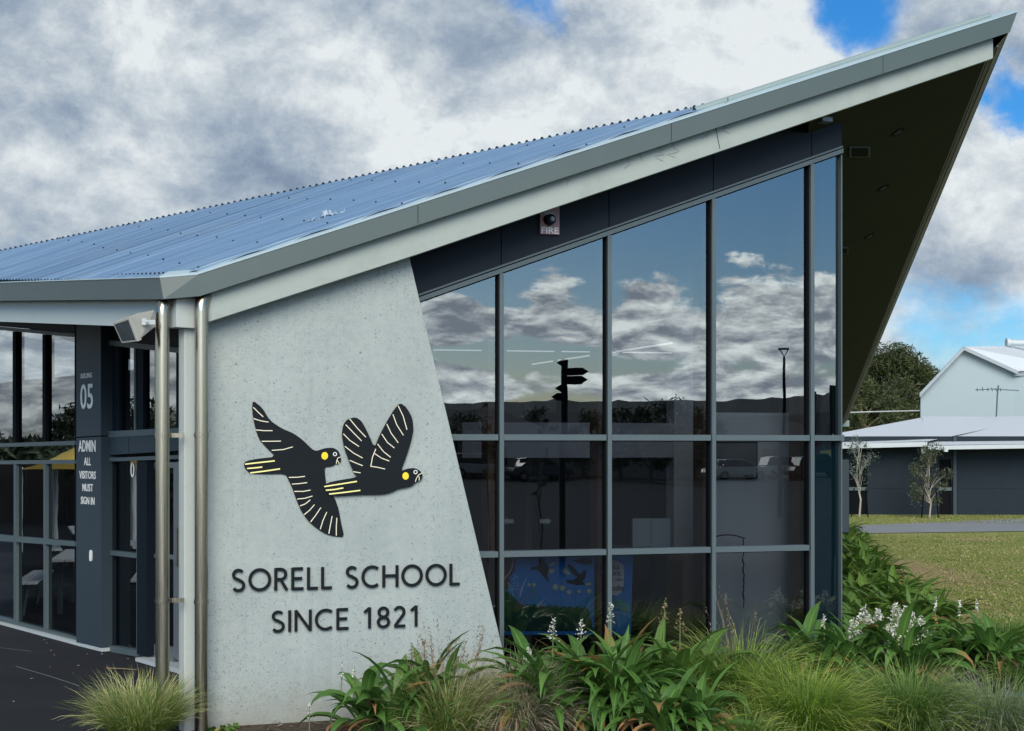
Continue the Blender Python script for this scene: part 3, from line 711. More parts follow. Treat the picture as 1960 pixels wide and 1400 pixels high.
for a, b in ((-32, -26), (24, 30), (81, 87)): lb(mb, a, b, lambda x: l_head(x)+.3, lambda x: l_t1t(x)-.3, -.03, .08, 1); lb(mb, a+2, b, l_t2b, l_t3t, -.03, .078); lb(mb, a+2, b, l_t3b, l_sill, -.03, .078)
lbox(mb, 142.6, 149, (600, 600), (1225, 1227), .0, .18, 1)
build('window_frame', mb, [M['frame'], M['frame_dark']], B)
mb = MB(); lb(mb, XL, 195, lambda x: l_sill(x)+7.5, lambda x: l_base(x)-3, -.06, .1); build('base_panel', mb, M['panel'], B)
mb = MB(); lb(mb, XL, 195, lambda x: l_base(x)-2.5, lambda x: l_base(x)+4, -.10, .1); build('sill_strip', mb, M['sill'], B)
cols_ = [XL, -29, 27, 84, 143]
for i in range(4):
    for top, bot in ((l_head, l_t1t), (l_t1b, l_t2t), (l_t2b, l_t3t), (l_t3b, l_sill)):
        mb = MB(); a, b = cols_[i], cols_[i+1]; d = .01; q = [FL.pt(a, bot(a)+1, d), FL.pt(b, bot(b)+1, d), FL.pt(b, top(b)-1, d), FL.pt(a, top(a)-1, d)]; mb.face(q); build('window_pane', mb, M['glassL'], B)
# pilaster with lettering, joint at mid height
mb = MB(); lbox(mb, 146, 193, (600, 600), (837, 834), -.10, .2); build('pilaster', mb, M['panel'], B, bevel=.003)
mb = MB(); lbox(mb, 146, 193, (839, 836), (1231, 1240), -.10, .2); build('pilaster', mb, M['panel'], B, bevel=.003)
# recess with the door
RD = .05
mb = MB(); lbox(mb, 196, 420, (600, 600), (650, 672), RD-.02, RD+.1); build('header_panel', mb, M['clad'], B)
mb = MB(); lbox(mb, 205, 420, (651, 674), (661, 685), RD-.06, RD+.1)
lbox(mb, 205, 420, (826, 815), (838, 826), RD-.06, RD+.1)
lbox(mb, 205, 420, (877, 868), (884, 876), RD-.05, RD+.1)
for a, b in ((256, 259), (296, 299)): lbox(mb, a, b, (655, 655), (828, 826), RD-.03, RD+.08)
build('window_frame', mb, M['frame'], B)
mb = MB()
for a, b in ((200, 228), (259.5, 274), (337, 340)): lbox(mb, a, b, (650, 650), (828, 826), RD-.018, RD+.09)
lbox(mb, 200, 216, (884, 884), (1243, 1248), RD-.018, RD+.09); lbox(mb, 262, 281, (884, 884), (1252, 1256), RD-.10, RD+.05)
build('dark_mullion', mb, M['darkrec'], B)
for a, b, ya, yb in ((196, 246, (839, 835), (872, 869)), (247, 420, (835, 822), (869, 858))):
    mb = MB(); lbox(mb, a, b, ya, yb, RD-.05, RD+.1); build('spandrel_panel', mb, M['panel'], B)
for a, b in ((228, 420),):
    mb = MB(); d = RD+.02; mb.face([FL.pt(a, 830, d), FL.pt(b, 822, d), FL.pt(b, 650, d), FL.pt(a, 650, d)]); build('window_pane', mb, M['glassL'], B)
mb = MB(); d = RD+.02; mb.face([FL.pt(214, 1245, d), FL.pt(263, 1252, d), FL.pt(263, 880, d), FL.pt(214, 884, d)]); build('window_pane', mb, M['glassL'], B)
mb = MB(); lbox(mb, 210, 263, (1054, 1060), (1063, 1069), RD-.04, RD+.08); lbox(mb, 205, 263, (1236, 1246), (1247, 1258), RD-.06, RD+.08); lbox(mb, 261, 263.5, (884, 884), (1240, 1246), RD-.02, RD+.08); build('sidelight_frame', mb, M['frame'], B)
# door leaf
door = MB(); dd = RD-.02
for a, b in ((282, 290), (332, 345)): lbox(door, a, b, (886, 884), (1257, 1268), dd, dd+.05)
lbox(door, 290.1, 331.9, (886, 885), (897, 896), dd, dd+.05); lbox(door, 290.1, 331.9, (1060, 1063), (1068, 1071), dd, dd+.05); lbox(door, 290.1, 331.9, (1232, 1240), (1257, 1266), dd, dd+.05)
dr = build('door', door, M['door'], B)
mb = MB(); d = dd+.03; mb.face([FL.pt(289, 1250, d), FL.pt(333, 1258, d), FL.pt(333, 886, d), FL.pt(289, 886, d)]); build('glass', mb, M['glassL'], dr)
mb = MB(); a = FL.pt(338, 1010, dd-.05); b = FL.pt(338, 1085, dd-.05); mb.tube([a, b], .011, 10); mb.tube([a-Vector((0, 0, .03)), FL.pt(338, 1018, dd)], .006, 8); mb.tube([b+Vector((0, 0, .03)), FL.pt(338, 1078, dd)], .006, 8); build('handle', mb, M['steel'], dr)
mb = MB(); lbox(mb, 345.5, 420, (600, 600), (1275, 1290), RD-.012, RD+.1); build('wall_panel', mb, M['panel'], B)
mb = MB(); lbox(mb, 259, 420, (1259, 1300), (1266, 1312), dd-.16, dd+.1); build('door_step', mb, M['sill'], B)
# rooms behind the entry glass
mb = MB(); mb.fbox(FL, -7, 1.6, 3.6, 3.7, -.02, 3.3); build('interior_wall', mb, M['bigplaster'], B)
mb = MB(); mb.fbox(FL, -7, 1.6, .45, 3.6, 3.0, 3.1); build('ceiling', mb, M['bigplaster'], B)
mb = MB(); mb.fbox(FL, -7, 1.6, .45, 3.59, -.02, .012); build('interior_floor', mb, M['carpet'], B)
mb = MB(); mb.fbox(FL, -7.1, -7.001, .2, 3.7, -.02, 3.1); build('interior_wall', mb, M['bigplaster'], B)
# eave beam
mb = MB(); eb = EAV.px(-420, 608, .12); lb0 = EAV.px(0, 616, .12); lb1 = EAV.px(300, 627, .12)
mb.fprism(EAV, [eb, lb0, lb1, (lb1[0], EAV.px(300, 566, .12)[1]), (lb0[0], EAV.px(0, 568, .12)[1]), (eb[0], EAV.px(-420, 570, .12)[1])], .12, .2); build('eave_beam', mb, M['beamL'], B)
# veranda soffit
mb = MB(); dn = Vector((0, 0, -.19))
pz = -FW.n*.32; q = [Ct+pin*5+dn, R03+pz+dn, R03.lerp(Mp, .35)+pz+dn, EL3.lerp(ridL, .6)+dn, EL3+pin*4+dn]
mb.face(q); build('veranda_soffit', mb, M['eave'], B)
# column and collar
def pipebox(mb, pxa, pxb, ya, yb, Y, dY, mi=0, slant=None):
    a0 = at(pxa, ya, Y); b0_ = at(pxb, ya, Y); z0 = at(pxa, yb, Y).z; z1_ = a0.z
    mb.hexa([Vector((a0.x, Y, z0)), Vector((b0_.x, Y, z0)), Vector((b0_.x, Y+dY, z0)), Vector((a0.x, Y+dY, z0)), Vector((a0.x, Y, z1_)), Vector((b0_.x, Y, z1_)), Vector((b0_.x, Y+dY, z1_)), Vector((a0.x, Y+dY, z1_))], mi)
def colbox(mb, px, w, d, ytop, Y, z0=-.02, mi=0, rz=0.0, py2=None):
    p = at(px, ytop, Y); z1_ = p.z; zb = z0 if py2 is None else at(px, py2, Y).z
    mb.box((p.x, p.y, (z1_+zb)/2), w, d, z1_-zb, mi, rz)
mb = MB(); colbox(mb, 359, .105, .105, 590, 11.12, rz=angL+math.pi/2); build('column', mb, M['column'], B, bevel=.008)
mb = MB(); colbox(mb, 347, .16, .16, 567, 11.05, rz=angL+math.pi/2, py2=629); build('column_head', mb, M['column'], B, bevel=.004)
# downpipes with clips
def downpipe(px, ytop, Y, clips, brk):
    r = .053; p = at(px, ytop, Y); mb = MB()
    mb.tube([Vector((p.x, p.y, -.02)), Vector((p.x, p.y, p.z-.08)), Vector((p.x, p.y, p.z-.03)), Vector((p.x+.01, p.y+.02, p.z+.02)), Vector((p.x+.03, p.y+.12, p.z+.09))], r, 28)
    dp = build('downpipe', mb, M['steel'], B, smooth=True)
    for cy in clips:
        z = at(px, cy, Y).z; mb = MB(); mb.tube([(p.x, p.y, z-.021), (p.x, p.y, z+.021)], r+.0035, 28); mb.tube([(p.x, p.y, z-.006), (p.x, p.y, z+.006)], r+.007, 28)
        if brk: mb.box((p.x+r+.045, p.y+.04, z-.002), .105, .006, .034); mb.tube([(p.x+r+.028, p.y+.033, z), (p.x+r+.028, p.y+.04, z)], .008, 8); mb.box((p.x+r+.1, p.y+.035, z-.002), .012, .02, .036)
        build('clip', mb, M['steel'], dp)
downpipe(311, 585, 10.93, (833, 1150), True)
downpipe(385.5, 578, 10.98, (833, 1152), False)
# small white sensor under the beam
mb = MB(); p = FW.px(1584, 228, -.0); c = FW.w(p[0], .05, p[1]); mb.box(c, .11, .10, .05, 0, ang); tag(build('sensor_box', mb, M['door'], None, c, bevel=.008), 'small pale sensor box tucked under the beam above the tallest windows', 'sensor')
# dark projecting box on the side wall
c = at(1614.5, 950, 17.2); mb = MB(); mb.box((c.x-.02, c.y, (at(0, 880, 17.2).z+at(0, 1020, 17.2).z)/2), .17, .05, at(0, 880, 17.2).z-at(0, 1020, 17.2).z)
tag(build('sun_screen', mb, M['panel'], None, (c.x, c.y, 1.2), bevel=.01), 'dark upright panel sticking out past the right corner of the glass wall', 'screen')

# ------------------------------------------------------------------ wall lettering (stroke alphabet)
def arc(cx_, cy_, rx, ry, a0, a1, n=14): return [(cx_+rx*math.cos(R(a0+(a1-a0)*i/n)), cy_+ry*math.sin(R(a0+(a1-a0)*i/n))) for i in range(n+1)]
GL = {
 'S': (.58, [arc(.285, .745, .215, .205, 35, 260, 14)[:-1]+[(.285, .535)]+arc(.285, .265, .235, .225, 75, -150, 14)]),
 'O': (.98, [arc(.49, .5, .44, .45, 0, 360, 36)]),
 'R': (.60, [[(.06, 0), (.06, 1)], [(.06, .95), (.27, .95)]+arc(.27, .72, .235, .23, 88, -90, 12)+[(.06, .49)], [(.27, .49), (.56, 0)]]),
 'E': (.55, [[(.06, 0), (.06, 1)], [(.06, .95), (.52, .95)], [(.06, .51), (.48, .51)], [(.06, .05), (.54, .05)]]),
 'L': (.48, [[(.06, 1), (.06, 0)], [(.06, .05), (.48, .05)]]),
 'C': (.80, [arc(.48, .5, .43, .45, 52, 308, 26)]),
 'H': (.74, [[(.06, 0), (.06, 1)], [(.68, 0), (.68, 1)], [(.06, .52), (.68, .52)]]),
 'I': (.12, [[(.06, 0), (.06, 1)]]),
 'N': (.76, [[(.06, 0), (.06, 1)], [(.06, .97), (.70, .03)], [(.70, 0), (.70, 1)]]),
 '1': (.50, [[(.32, 0), (.32, 1)], [(.08, .76), (.32, .97)]]),
 '8': (.60, [arc(.30, .735, .205, .215, 0, 360, 24), arc(.30, .27, .24, .225, 0, 360, 24)]),
 '2': (.58, [arc(.28, .72, .215, .235, 160, -35, 14)+[(.07, .06)], [(.05, .05), (.55, .05)]]),
 ' ': (.32, []),
}
def ribbon(pts, w, closed=False):
    n = len(pts); A_, B_ = [], []
    for i in range(n):
        p = Vector(pts[i])
        if closed: a = Vector(pts[(i-1) % (n-1)]); b = Vector(pts[(i+1) % (n-1)]) if i < n-1 else Vector(pts[1])
        else: a = Vector(pts[max(i-1, 0)]); b = Vector(pts[min(i+1, n-1)])
        d1 = (p-a).normalized() if (p-a).length > 1e-6 else (b-p).normalized(); d2 = (b-p).normalized() if (b-p).length > 1e-6 else d1
        t = (d1+d2).normalized(); nn = Vector((-t.y, t.x)); k = 1/max(.5, nn.dot(Vector((-d1.y, d1.x))))
        A_.append(p+nn*w/2*k); B_.append(p-nn*w/2*k)
    return A_, B_
def glyph_mb(ch, org_uz, h, sx, base, frame, d0, thick, sw=.135):
    """org_uz: (u, z) of baseline left, base: (du, dz) unit baseline direction"""
    mb = MB(); gw, strokes = GL[ch]
    for k, st in enumerate(strokes):
        closed = (abs(st[0][0]-st[-1][0])+abs(st[0][1]-st[-1][1]) < 1e-6)
        sp = [Vector((x*h*sx, y*h)) for x, y in st]
        A_, B_ = ribbon(sp, sw*h, closed)
        def W(q, d): return frame.w(org_uz[0]+base[0]*q.x, d, org_uz[1]+base[1]*q.x+q.y)
        f, bk = d0-thick-.0004*k, d0-.0008*k+.001
        for i in range(len(sp)-1):
            a, b, c, e = A_[i], B_[i], B_[i+1], A_[i+1]
            mb.hexa([W(a, bk), W(b, bk), W(c, bk), W(e, bk), W(a, f), W(b, f), W(c, f), W(e, f)])
    return mb
def write_line(text, pl, pr, hpx, label):
    a = FW.px(*pl, -.02); b = FW.px(*pr, -.02); tot = sum(GL[c][0] for c in text)+.16*(len(text)-1)
    W_ = b[0]-a[0]; h = FW.px(pl[0], pl[1]-hpx, -.02)[1]-a[1]; sx = W_/(tot*h); base = (1, (b[1]-a[1])/W_)
    t = thing('wall_lettering', label, 'lettering', FW.w(a[0], 0, a[1]), 'raised black lettering on the concrete panel'); x = 0
    for ch in text:
        if ch != ' ':
            mb = glyph_mb(ch, (a[0]+x, a[1]+base[1]*x), h, sx, base, FW, -.012, .012); build('letter', mb, M['black'], t)
        x += (GL[ch][0]+.16)*h*sx
write_line('SORELL SCHOOL', (444, 1133), (880, 1120), 43, 'raised black letters reading SORELL SCHOOL, the upper line on the concrete panel')
write_line('SINCE 1821', (520, 1211), (804, 1199), 41, 'raised black letters reading SINCE 1821, the lower line on the concrete panel')

# ------------------------------------------------------------------ flying cockatoo emblems
def bp(x, y): return FW.px(420+x/2.8, 740+y/2.8, -.03)
def smooth_poly(pts, it=1):
    for _ in range(it):
        o_ = []
        for i in range(len(pts)):
            a, b = pts[i], pts[(i+1) % len(pts)]; o_ += [(a[0]*.8+b[0]*.2, a[1]*.8+b[1]*.2), (a[0]*.2+b[0]*.8, a[1]*.2+b[1]*.8)]
        pts = o_
    return pts
def emblem(label, outline, whites, yellows, spot, eye, d, beak):
    t = thing('bird_emblem', label, 'wall emblem', FW.w(*(lambda q: (q[0], 0, q[1]))(bp(*outline[0]))), 'cockatoo emblems on the concrete panel')
    mb = MB(); mb.fprism(FW, [bp(*p) for p in smooth_poly(outline, 1)], d-.012, d); build('body', mb, M['black'], t)
    def strip(mb, pts, w, f):
        q = [Vector(bp(*p)) for p in pts]; A_, B_ = ribbon(q, w)
        for i in range(len(q)-1):
            mb.hexa([FW.w(p.x, d-.011, p.y) for p in (A_[i], B_[i], B_[i+1], A_[i+1])]+[FW.w(p.x, f, p.y) for p in (A_[i], B_[i], B_[i+1], A_[i+1])])
    for st in whites:
        mb = MB(); strip(mb, st, .0068, d-.0155); build('feather_line', mb, M['cream'], t)
    for st in yellows:
        mb = MB(); strip(mb, st, .0105, d-.0155); build('tail_stripe', mb, M['lt_yellow'], t)
    c = bp(*spot); mb = MB(); mb.fprism(FW, [(c[0]+.027*math.cos(R(a)), c[1]+.031*math.sin(R(a))) for a in range(0, 360, 20)], d-.015, d-.011); build('cheek_patch', mb, M['yellow'], t)
    c = bp(*eye); mb = MB()
    ring = [(eye[0]+9*math.cos(R(a)), eye[1]+9*math.sin(R(a))) for a in range(0, 361, 30)]
    q = [Vector(bp(*p)) for p in ring]; A_, B_ = ribbon(q, .006, True)
    for i in range(len(q)-1): mb.hexa([FW.w(p.x, d-.011, p.y) for p in (A_[i], B_[i], B_[i+1], A_[i+1])]+[FW.w(p.x, d-.0155, p.y) for p in (A_[i], B_[i], B_[i+1], A_[i+1])])
    build('eye', mb, M['white'], t)
    mb = MB()
    for k, st in enumerate(beak): strip(mb, st, .0055, d-.015-.0005*k)
    build('beak_line', mb, M['cream'], t)
emblem('black cockatoo emblem, the left bird, with one wing raised and one wing hanging down',
 [(180, 73), (232, 115), (270, 180), (330, 222), (400, 252), (450, 288), (500, 338), (522, 346), (570, 330), (612, 328), (640, 345), (652, 374), (655, 400), (642, 422), (628, 414), (605, 430), (565, 433), (570, 490), (578, 545), (620, 597), (642, 660), (655, 735), (672, 808), (620, 805), (578, 795), (528, 765), (480, 725), (442, 672), (415, 610), (395, 550), (372, 500), (355, 469), (250, 471), (168, 468), (142, 445), (132, 418), (140, 402), (200, 388), (305, 377), (250, 325), (212, 280), (188, 200), (177, 130)],
 [[(183, 112), (208, 137), (236, 163)], [(184, 172), (222, 184), (264, 191)], [(198, 233), (240, 237), (286, 237)], [(228, 294), (280, 294), (331, 293)], [(282, 343), (345, 338), (395, 324)],
  [(374, 488), (420, 487), (460, 482)], [(390, 524), (432, 521), (472, 516)], [(403, 563), (450, 563), (490, 556)], [(418, 604), (460, 600), (500, 588)], [(433, 641), (462, 630), (489, 608)], [(454, 689), (484, 665), (511, 634)],
  [(490, 727), (517, 692), (545, 650)], [(542, 766), (556, 720), (577, 674)], [(588, 790), (596, 745), (606, 696)], [(628, 800), (628, 750), (631, 705)]],
 [[(138, 417), (215, 408), (298, 399)], [(150, 440), (190, 437), (231, 432)], [(166, 464), (245, 454), (326, 442)]], (566, 372), (621, 363), 0.0,
 [[(652, 378), (636, 384), (630, 400), (628, 416)], [(632, 396), (642, 408), (643, 421)]])
emblem('black cockatoo emblem, the right bird, with both wings raised',
 [(558, 530), (600, 510), (745, 486), (722, 465), (700, 410), (670, 330), (657, 260), (664, 205), (688, 175), (730, 164), (762, 185), (792, 240), (832, 330), (860, 260), (900, 185), (940, 120), (970, 87), (1005, 115), (1035, 170), (1041, 230), (1030, 290), (1005, 370), (973, 455), (1010, 440), (1050, 437), (1080, 455), (1091, 480), (1082, 503), (1052, 515), (1030, 537), (960, 549), (920, 570), (870, 580), (740, 581), (610, 591), (578, 575)],
 [[(698, 174), (740, 225), (785, 272)], [(677, 205), (720, 250), (762, 292)], [(664, 254), (700, 290), (748, 322)], [(672, 321), (720, 358), (768, 384)], [(698, 396), (730, 410), (768, 425)], [(718, 457), (736, 460), (756, 463)],
  [(958, 104), (985, 160), (1005, 232)], [(930, 150), (950, 205), (986, 262)], [(897, 201), (920, 250), (958, 302)], [(870, 255), (900, 300), (938, 330)], [(847, 308), (880, 350), (918, 380)], [(832, 360), (870, 385), (910, 400)], [(838, 335), (820, 380), (811, 431)], [(812, 428), (850, 434), (888, 443)]],
 [[(562, 537), (650, 523), (737, 509)], [(570, 557), (620, 552), (664, 544)], [(588, 577), (670, 568), (755, 557)]], (998, 480), (1051, 459), -.015,
 [[(1088, 462), (1066, 476), (1056, 492), (1050, 512)], [(1066, 478), (1072, 490), (1070, 505)]])

# ------------------------------------------------------------------ text helper (built-in font)
def text_mb(txt, f, u0, z0, w, h, d, mb=None, thick=.003, mi=0, bold=.012):
    """fits txt into a w x h box with lower left corner (u0, z0) on frame f at depth d"""
    cu = bpy.data.curves.new('t', 'FONT'); cu.body = txt; cu.extrude = .01; cu.offset = bold; cu.resolution_u = 3
    o = bpy.data.objects.new('t', cu); C.objects.link(o); dg = bpy.context.evaluated_depsgraph_get(); me = bpy.data.meshes.new_from_object(o.evaluated_get(dg))
    xs = [v.co.x for v in me.vertices]; ys = [v.co.y for v in me.vertices]; x0, x1, y0, y1 = min(xs), max(xs), min(ys), max(ys)
    mb = mb or MB(); i = len(mb.v)
    for v in me.vertices: mb.v.append(f.w(u0+(v.co.x-x0)/(x1-x0)*w, d-(v.co.z+.01)/.02*thick, z0+(v.co.y-y0)/(y1-y0)*h))
    for p in me.polygons: mb.f.append(tuple(i+k for k in p.vertices)); mb.m.append(mi)
    bpy.data.objects.remove(o); bpy.data.curves.remove(cu); bpy.data.meshes.remove(me); return mb
# pilaster signs
lt = thing('building_sign', 'white lettering reading BUILDING 05 ADMIN ALL VISITORS MUST SIGN IN on the slate pilaster', 'lettering', FL.pt(168, 850, -.1))
for txt, pa, pb, yt, yb in (('BUILDING', 155, 176, 714.5, 724), ('05', 154, 178, 735, 783), ('ADMIN', 150.5, 183, 843, 865), ('ALL', 161, 174, 876, 891), ('VISITORS', 152, 183.5, 902, 917), ('MUST', 158, 178, 926.5, 941), ('SIGN IN', 155, 181, 951.5, 966)):
    d = -.1005; a = FL.px(pa, yb, d); b = FL.px(pb, yb, d); t_ = FL.px((pa+pb)/2, yt, d); c_ = FL.px((pa+pb)/2, yb, d)
    build('lettering', text_mb(txt, FL, a[0], c_[1], b[0]-a[0], t_[1]-c_[1], d), M['white'], lt)
d = RD+.015; a = FL.px(250, 915, d); b = FL.px(257.5, 915, d); t_ = FL.px(253, 885, d); c_ = FL.px(253, 914, d)
tag(build('door_number', text_mb('0', FL, a[0], c_[1], b[0]-a[0], t_[1]-c_[1], d), M['white'], None, FL.pt(253, 914, d)), 'white numeral on the narrow sidelight glass beside the entry door', 'lettering')
mb = MB(); a = FL.px(175, 1064, -.1); mb.fprism(FL, [(a[0]+.028*math.copysign(abs(math.cos(R(k)))**.7, math.cos(R(k))), a[1]+.062*math.copysign(abs(math.sin(R(k)))**.6, math.sin(R(k)))) for k in range(0, 360, 20)], -.115, -.1005)
tag(build('door_button', mb, M['white'], None, FL.w(a[0], -.1, a[1])), 'small white oval button on the slate pilaster by the entry', 'button')
# fire alarm
d = D_GL-.032; a = FW.px(1032, 449, d); b = FW.px(1069, 449, d); t_ = FW.px(1050, 396, d)
fa = thing('fire_alarm', 'pinkish FIRE alarm strobe plate on the dark cladding under the beam', 'alarm', FW.w(a[0], d, a[1]))
mb = MB(); mb.fbox(FW, a[0], b[0], d-.03, d, a[1], t_[1]); build('plate', mb, plain('faded_red', (.36, .22, .23), .6), fa, bevel=.003)
w_ = b[0]-a[0]; mb = text_mb('FIRE', FW, a[0]+.012, a[1]+.008, w_-.022, .052, d-.0305); build('lettering', mb, M['white'], fa)
mb = MB(); c = FW.px(1051, 422, d-.03); p0 = FW.w(c[0]-.004, d-.03, c[1]); p1 = FW.w(c[0]+.004, d-.085, c[1]+.004); mb.tube([p0, p0.lerp(p1, .9), p1], [.050, .046, .030], 20); build('sounder', mb, M['black'], fa, smooth=True)
mb = MB(); c = FW.w(c[0]+.012, d-.087, c[1]+.004); mb.tube([c, c+FW.n*.012], [.022, .014], 16); build('lens', mb, M['sill'], fa)
mb = MB(); q = FW.px(1042, 411, d-.03); mb.fbox(FW, q[0], q[0]+.09, d-.034, d-.0305, q[1], q[1]+.02); build('tag', mb, M['sill'], fa)
# floodlight-like loudspeaker on the corner
fs = thing('loudspeaker', 'beige box loudspeaker with dark grille angled down beside the downpipe', 'loudspeaker', at(270, 640, 10.7))
fq = [at(215, 618, 10.74), at(247, 607, 10.60), at(264.5, 654, 10.60), at(233, 657.5, 10.74)]
bkq = [at(262, 600, 11.0), at(295, 594, 10.86), at(297, 626, 10.86), at(276, 634, 11.0)]
fcen = sum(fq, Vector())/4; ax = (sum(bkq, Vector())/4-fcen).normalized()
rim = [p+ax*.05 for p in fq]; mid = [fcen+ax*.05+(p-fcen)*.90 for p in fq]
mb = MB(); mb.hexa([fq[3], fq[2], fq[1], fq[0]]+[rim[3], rim[2], rim[1], rim[0]]); mb.hexa([mid[3], mid[2], mid[1], mid[0], bkq[3], bkq[2], bkq[1], bkq[0]])
build('housing', mb, plain('beige_plastic', (.36, .355, .31), .55), fs, bevel=.004)
fn = (fq[1]-fq[0]).cross(fq[3]-fq[0]).normalized()
if fn.y > 0: fn = -fn
mb = MB(); g4 = [fcen+(p-fcen)*.80+fn*.001 for p in fq]; mb.hexa([p for p in g4]+[p+fn*.004 for p in g4]); build('grille', mb, plain('dark_grille', (.035, .045, .05), .5), fs)
mb = MB(); k0 = at(281, 615, 10.68); mb.tube([k0, k0+Vector((.002, -.012, 0))], .009, 10); mb.box(at(288, 617, 10.72), .075, .006, .035); mb.box(at(276, 616, 10.685), .035, .006, .05); build('bracket', mb, M['sill'], fs)
# torn strip lying on the roof
def sheet_scrap():
    mb = MB(); rng = random.Random(2); path = [(590, 428), (606, 424), (618, 420), (628, 416), (640, 415), (652, 411), (664, 406)]
    ps = [hit(x, y, R03+n1*.02, n1) for x, y in path]; rows = []
    for i in range(len(ps)-1):
        for k in range(5):
            a = ps[i].lerp(ps[i+1], k/5)+n1*rng.uniform(0, .03); w = Vector((rng.uniform(-.01, .02), rng.uniform(.01, .05), 0)); hh = rng.uniform(.01, .035)*(1.8 if 1 < i < 4 else 1)
            rows.append((a, a+w+n1*hh*.5, a+w*1.6+n1*hh))
    for i in range(len(rows)-1):
        for k in range(2): mb.face([rows[i][k], rows[i+1][k], rows[i+1][k+1], rows[i][k+1]])
    return mb
mb = sheet_scrap(); tag(build('torn_strip', mb, plain('faded_plastic', (.34, .42, .50), .6), None, hit(622, 415, R03, n1)), 'torn whitish scrap lying on the blue corrugated roof', 'debris')
# cobwebs and grime threads under the barge board
rng = random.Random(8); mb = MB()
for x in (1085, 1205, 1265, 1287, 1345, 1352, 630, 1225, 1388):
    y = 561-(x-398)*.3262+2
    p = FW.px(x, y, D_BEAM-.004); q = [FW.w(p[0]+rng.uniform(-.01, .01)+.012*k*rng.uniform(-1, 1.5), D_BEAM-.004, p[1]-k*.018) for k in range(rng.randint(4, 8))]
    mb.tube(q, .0011, 4)
build('cobweb_thread', mb, M['shade_joint'], B)

# ------------------------------------------------------------------ things seen through the glass
for k, (pa, pb) in enumerate((((830, 670), (1285, 676)), ((897, 716), (1286, 657)))):
    z = 3.2; a = ground(pa[0], pa[1], z); b = ground(pb[0], pb[1], z); t = b-a
    o_ = thing('ceiling_light', ('long level row of lit tube lights seen through the windows', 'slanting row of lit tube lights seen through the windows')[k], 'light', (a+b)/2, 'tube lights inside the building')
    for s0_, s1_ in ((0, .27), (.3, .5), (.53, .76), (.79, 1)):
        mb = MB(); mb.tube([a+t*s0_, a+t*s1_], .009 if k else .006, 8); build('tube', mb, M['led'], o_)
# monitors / white boards on desk
dW = 1.3
for k, (a, b) in enumerate(((1211, 1246), (1247.5, 1284))):
    u0, z1_ = FW.px(a, 993, dW); u1, z0 = FW.px(b, 1047, dW); mb = MB(); mb.fbox(FW, u0, u1, dW+k*.01, dW+.03+k*.01, z0, z1_)
    o_ = build('monitor', mb, plain('pale_plastic', (.42, .47, .50), .6), None, FW.w((u0+u1)/2, dW, z0), bevel=.004); tag(o_, ('pale square panel on the desk behind the glass, the left of two', 'pale square panel on the desk behind the glass, the right of two')[k], 'panel', 'pale panels on the desk')
mb = MB(); u0 = FW.px(1165, 1050, dW)[0]; u1 = FW.px(1288, 1050, dW)[0]; zt = FW.px(1250, 1048, dW)[1]
mb.fbox(FW, u0, u1, dW-.1, dW+.5, zt-.03, zt-.001); mb.fbox(FW, u0, u0+.03, dW-.1, dW+.5, .013, zt-.031); mb.fbox(FW, u1-.03, u1, dW-.1, dW+.5, .013, zt-.031)
tag(build('desk', mb, M['bigplaster'], None, FW.w(u0, dW, .013)), 'dark desk behind the glass carrying two pale panels', 'desk')
# framed picture on partition
u0, z1_ = FW.px(1366, 846, d_w-.03); u1, z0 = FW.px(1450, 917, d_w-.03)
pf = thing('framed_picture', 'framed grey picture hanging on the pale wall behind the glass', 'picture', FW.w((u0+u1)/2, d_w, z0))
mb = MB(); mb.fbox(FW, u0, u1, d_w-.03, d_w-.005, z0, z1_); build('frame', mb, M['frame_dark'], pf)
mb = MB(); mb.fbox(FW, u0+.012, u1-.012, d_w-.034, d_w-.031, z0+.012, z1_-.012); build('print', mb, plain('grey_print', (.20, .20, .21), .6, scale=8, var=.4), pf)
# hanging ornament
dO = .8; hg = thing('hanging_ornament', 'curved arm with a hanging chain in front of the pale inner wall', 'ornament', FW.pt(1400, 1035, dO))
mb = MB(); mb.tube([FW.pt(x, y, dO) for x, y in ((1365, 1029), (1380, 1025), (1395, 1024), (1410, 1026), (1426, 1031))], .006, 8); build('arm', mb, M['black'], hg)
mb = MB(); rng = random.Random(3); mb.tube([FW.pt(1423+rng.uniform(-1.5, 1.5), 1032+k*7, dO) for k in range(20)], [.004+.005*rng.random() for k in range(20)], 6); build('chain', mb, M['black'], hg)
# arrow stickers
for k, (a, b, s) in enumerate(((963, 983, -1), (1033, 1055, 1))):
    dA = .34; uc = [(FW.px(x, y, dA)) for x, y in (((a, 998), (a+7, 991), (a+7, 994), (b, 994), (b, 1002), (a+7, 1002), (a+7, 1005)) if s < 0 else ((b, 998), (b-7, 991), (b-7, 994), (a, 994), (a, 1002), (b-7, 1002), (b-7, 1005)))]
    mb = MB(); mb.fprism(FW, uc, dA, dA+.002); tag(build('arrow_sticker', mb, M['sill'], None, FW.w(uc[0][0], dA, uc[0][1])), ('white arrow sticker pointing left on the glass', 'white arrow sticker pointing right on the glass')[k], 'sticker', 'arrow stickers on the glass')
# dark chair/cabinet behind the third bay
u0 = FW.px(1308, 1100, .9)[0]; u1 = FW.px(1338, 1100, .9)[0]; mb = MB(); zt = FW.px(1320, 1064, .9)[1]; mb.fprism(FW, [(u0-.03, .013), (u1, .013), (u1, zt), (u0+.03, zt), (u0, zt-.05)], .9, 1.3); tag(build('cabinet', mb, M['timber'], None, FW.w(u0, .9, .013)), 'tall brown cabinet beside the pale pier behind the glass', 'cabinet')
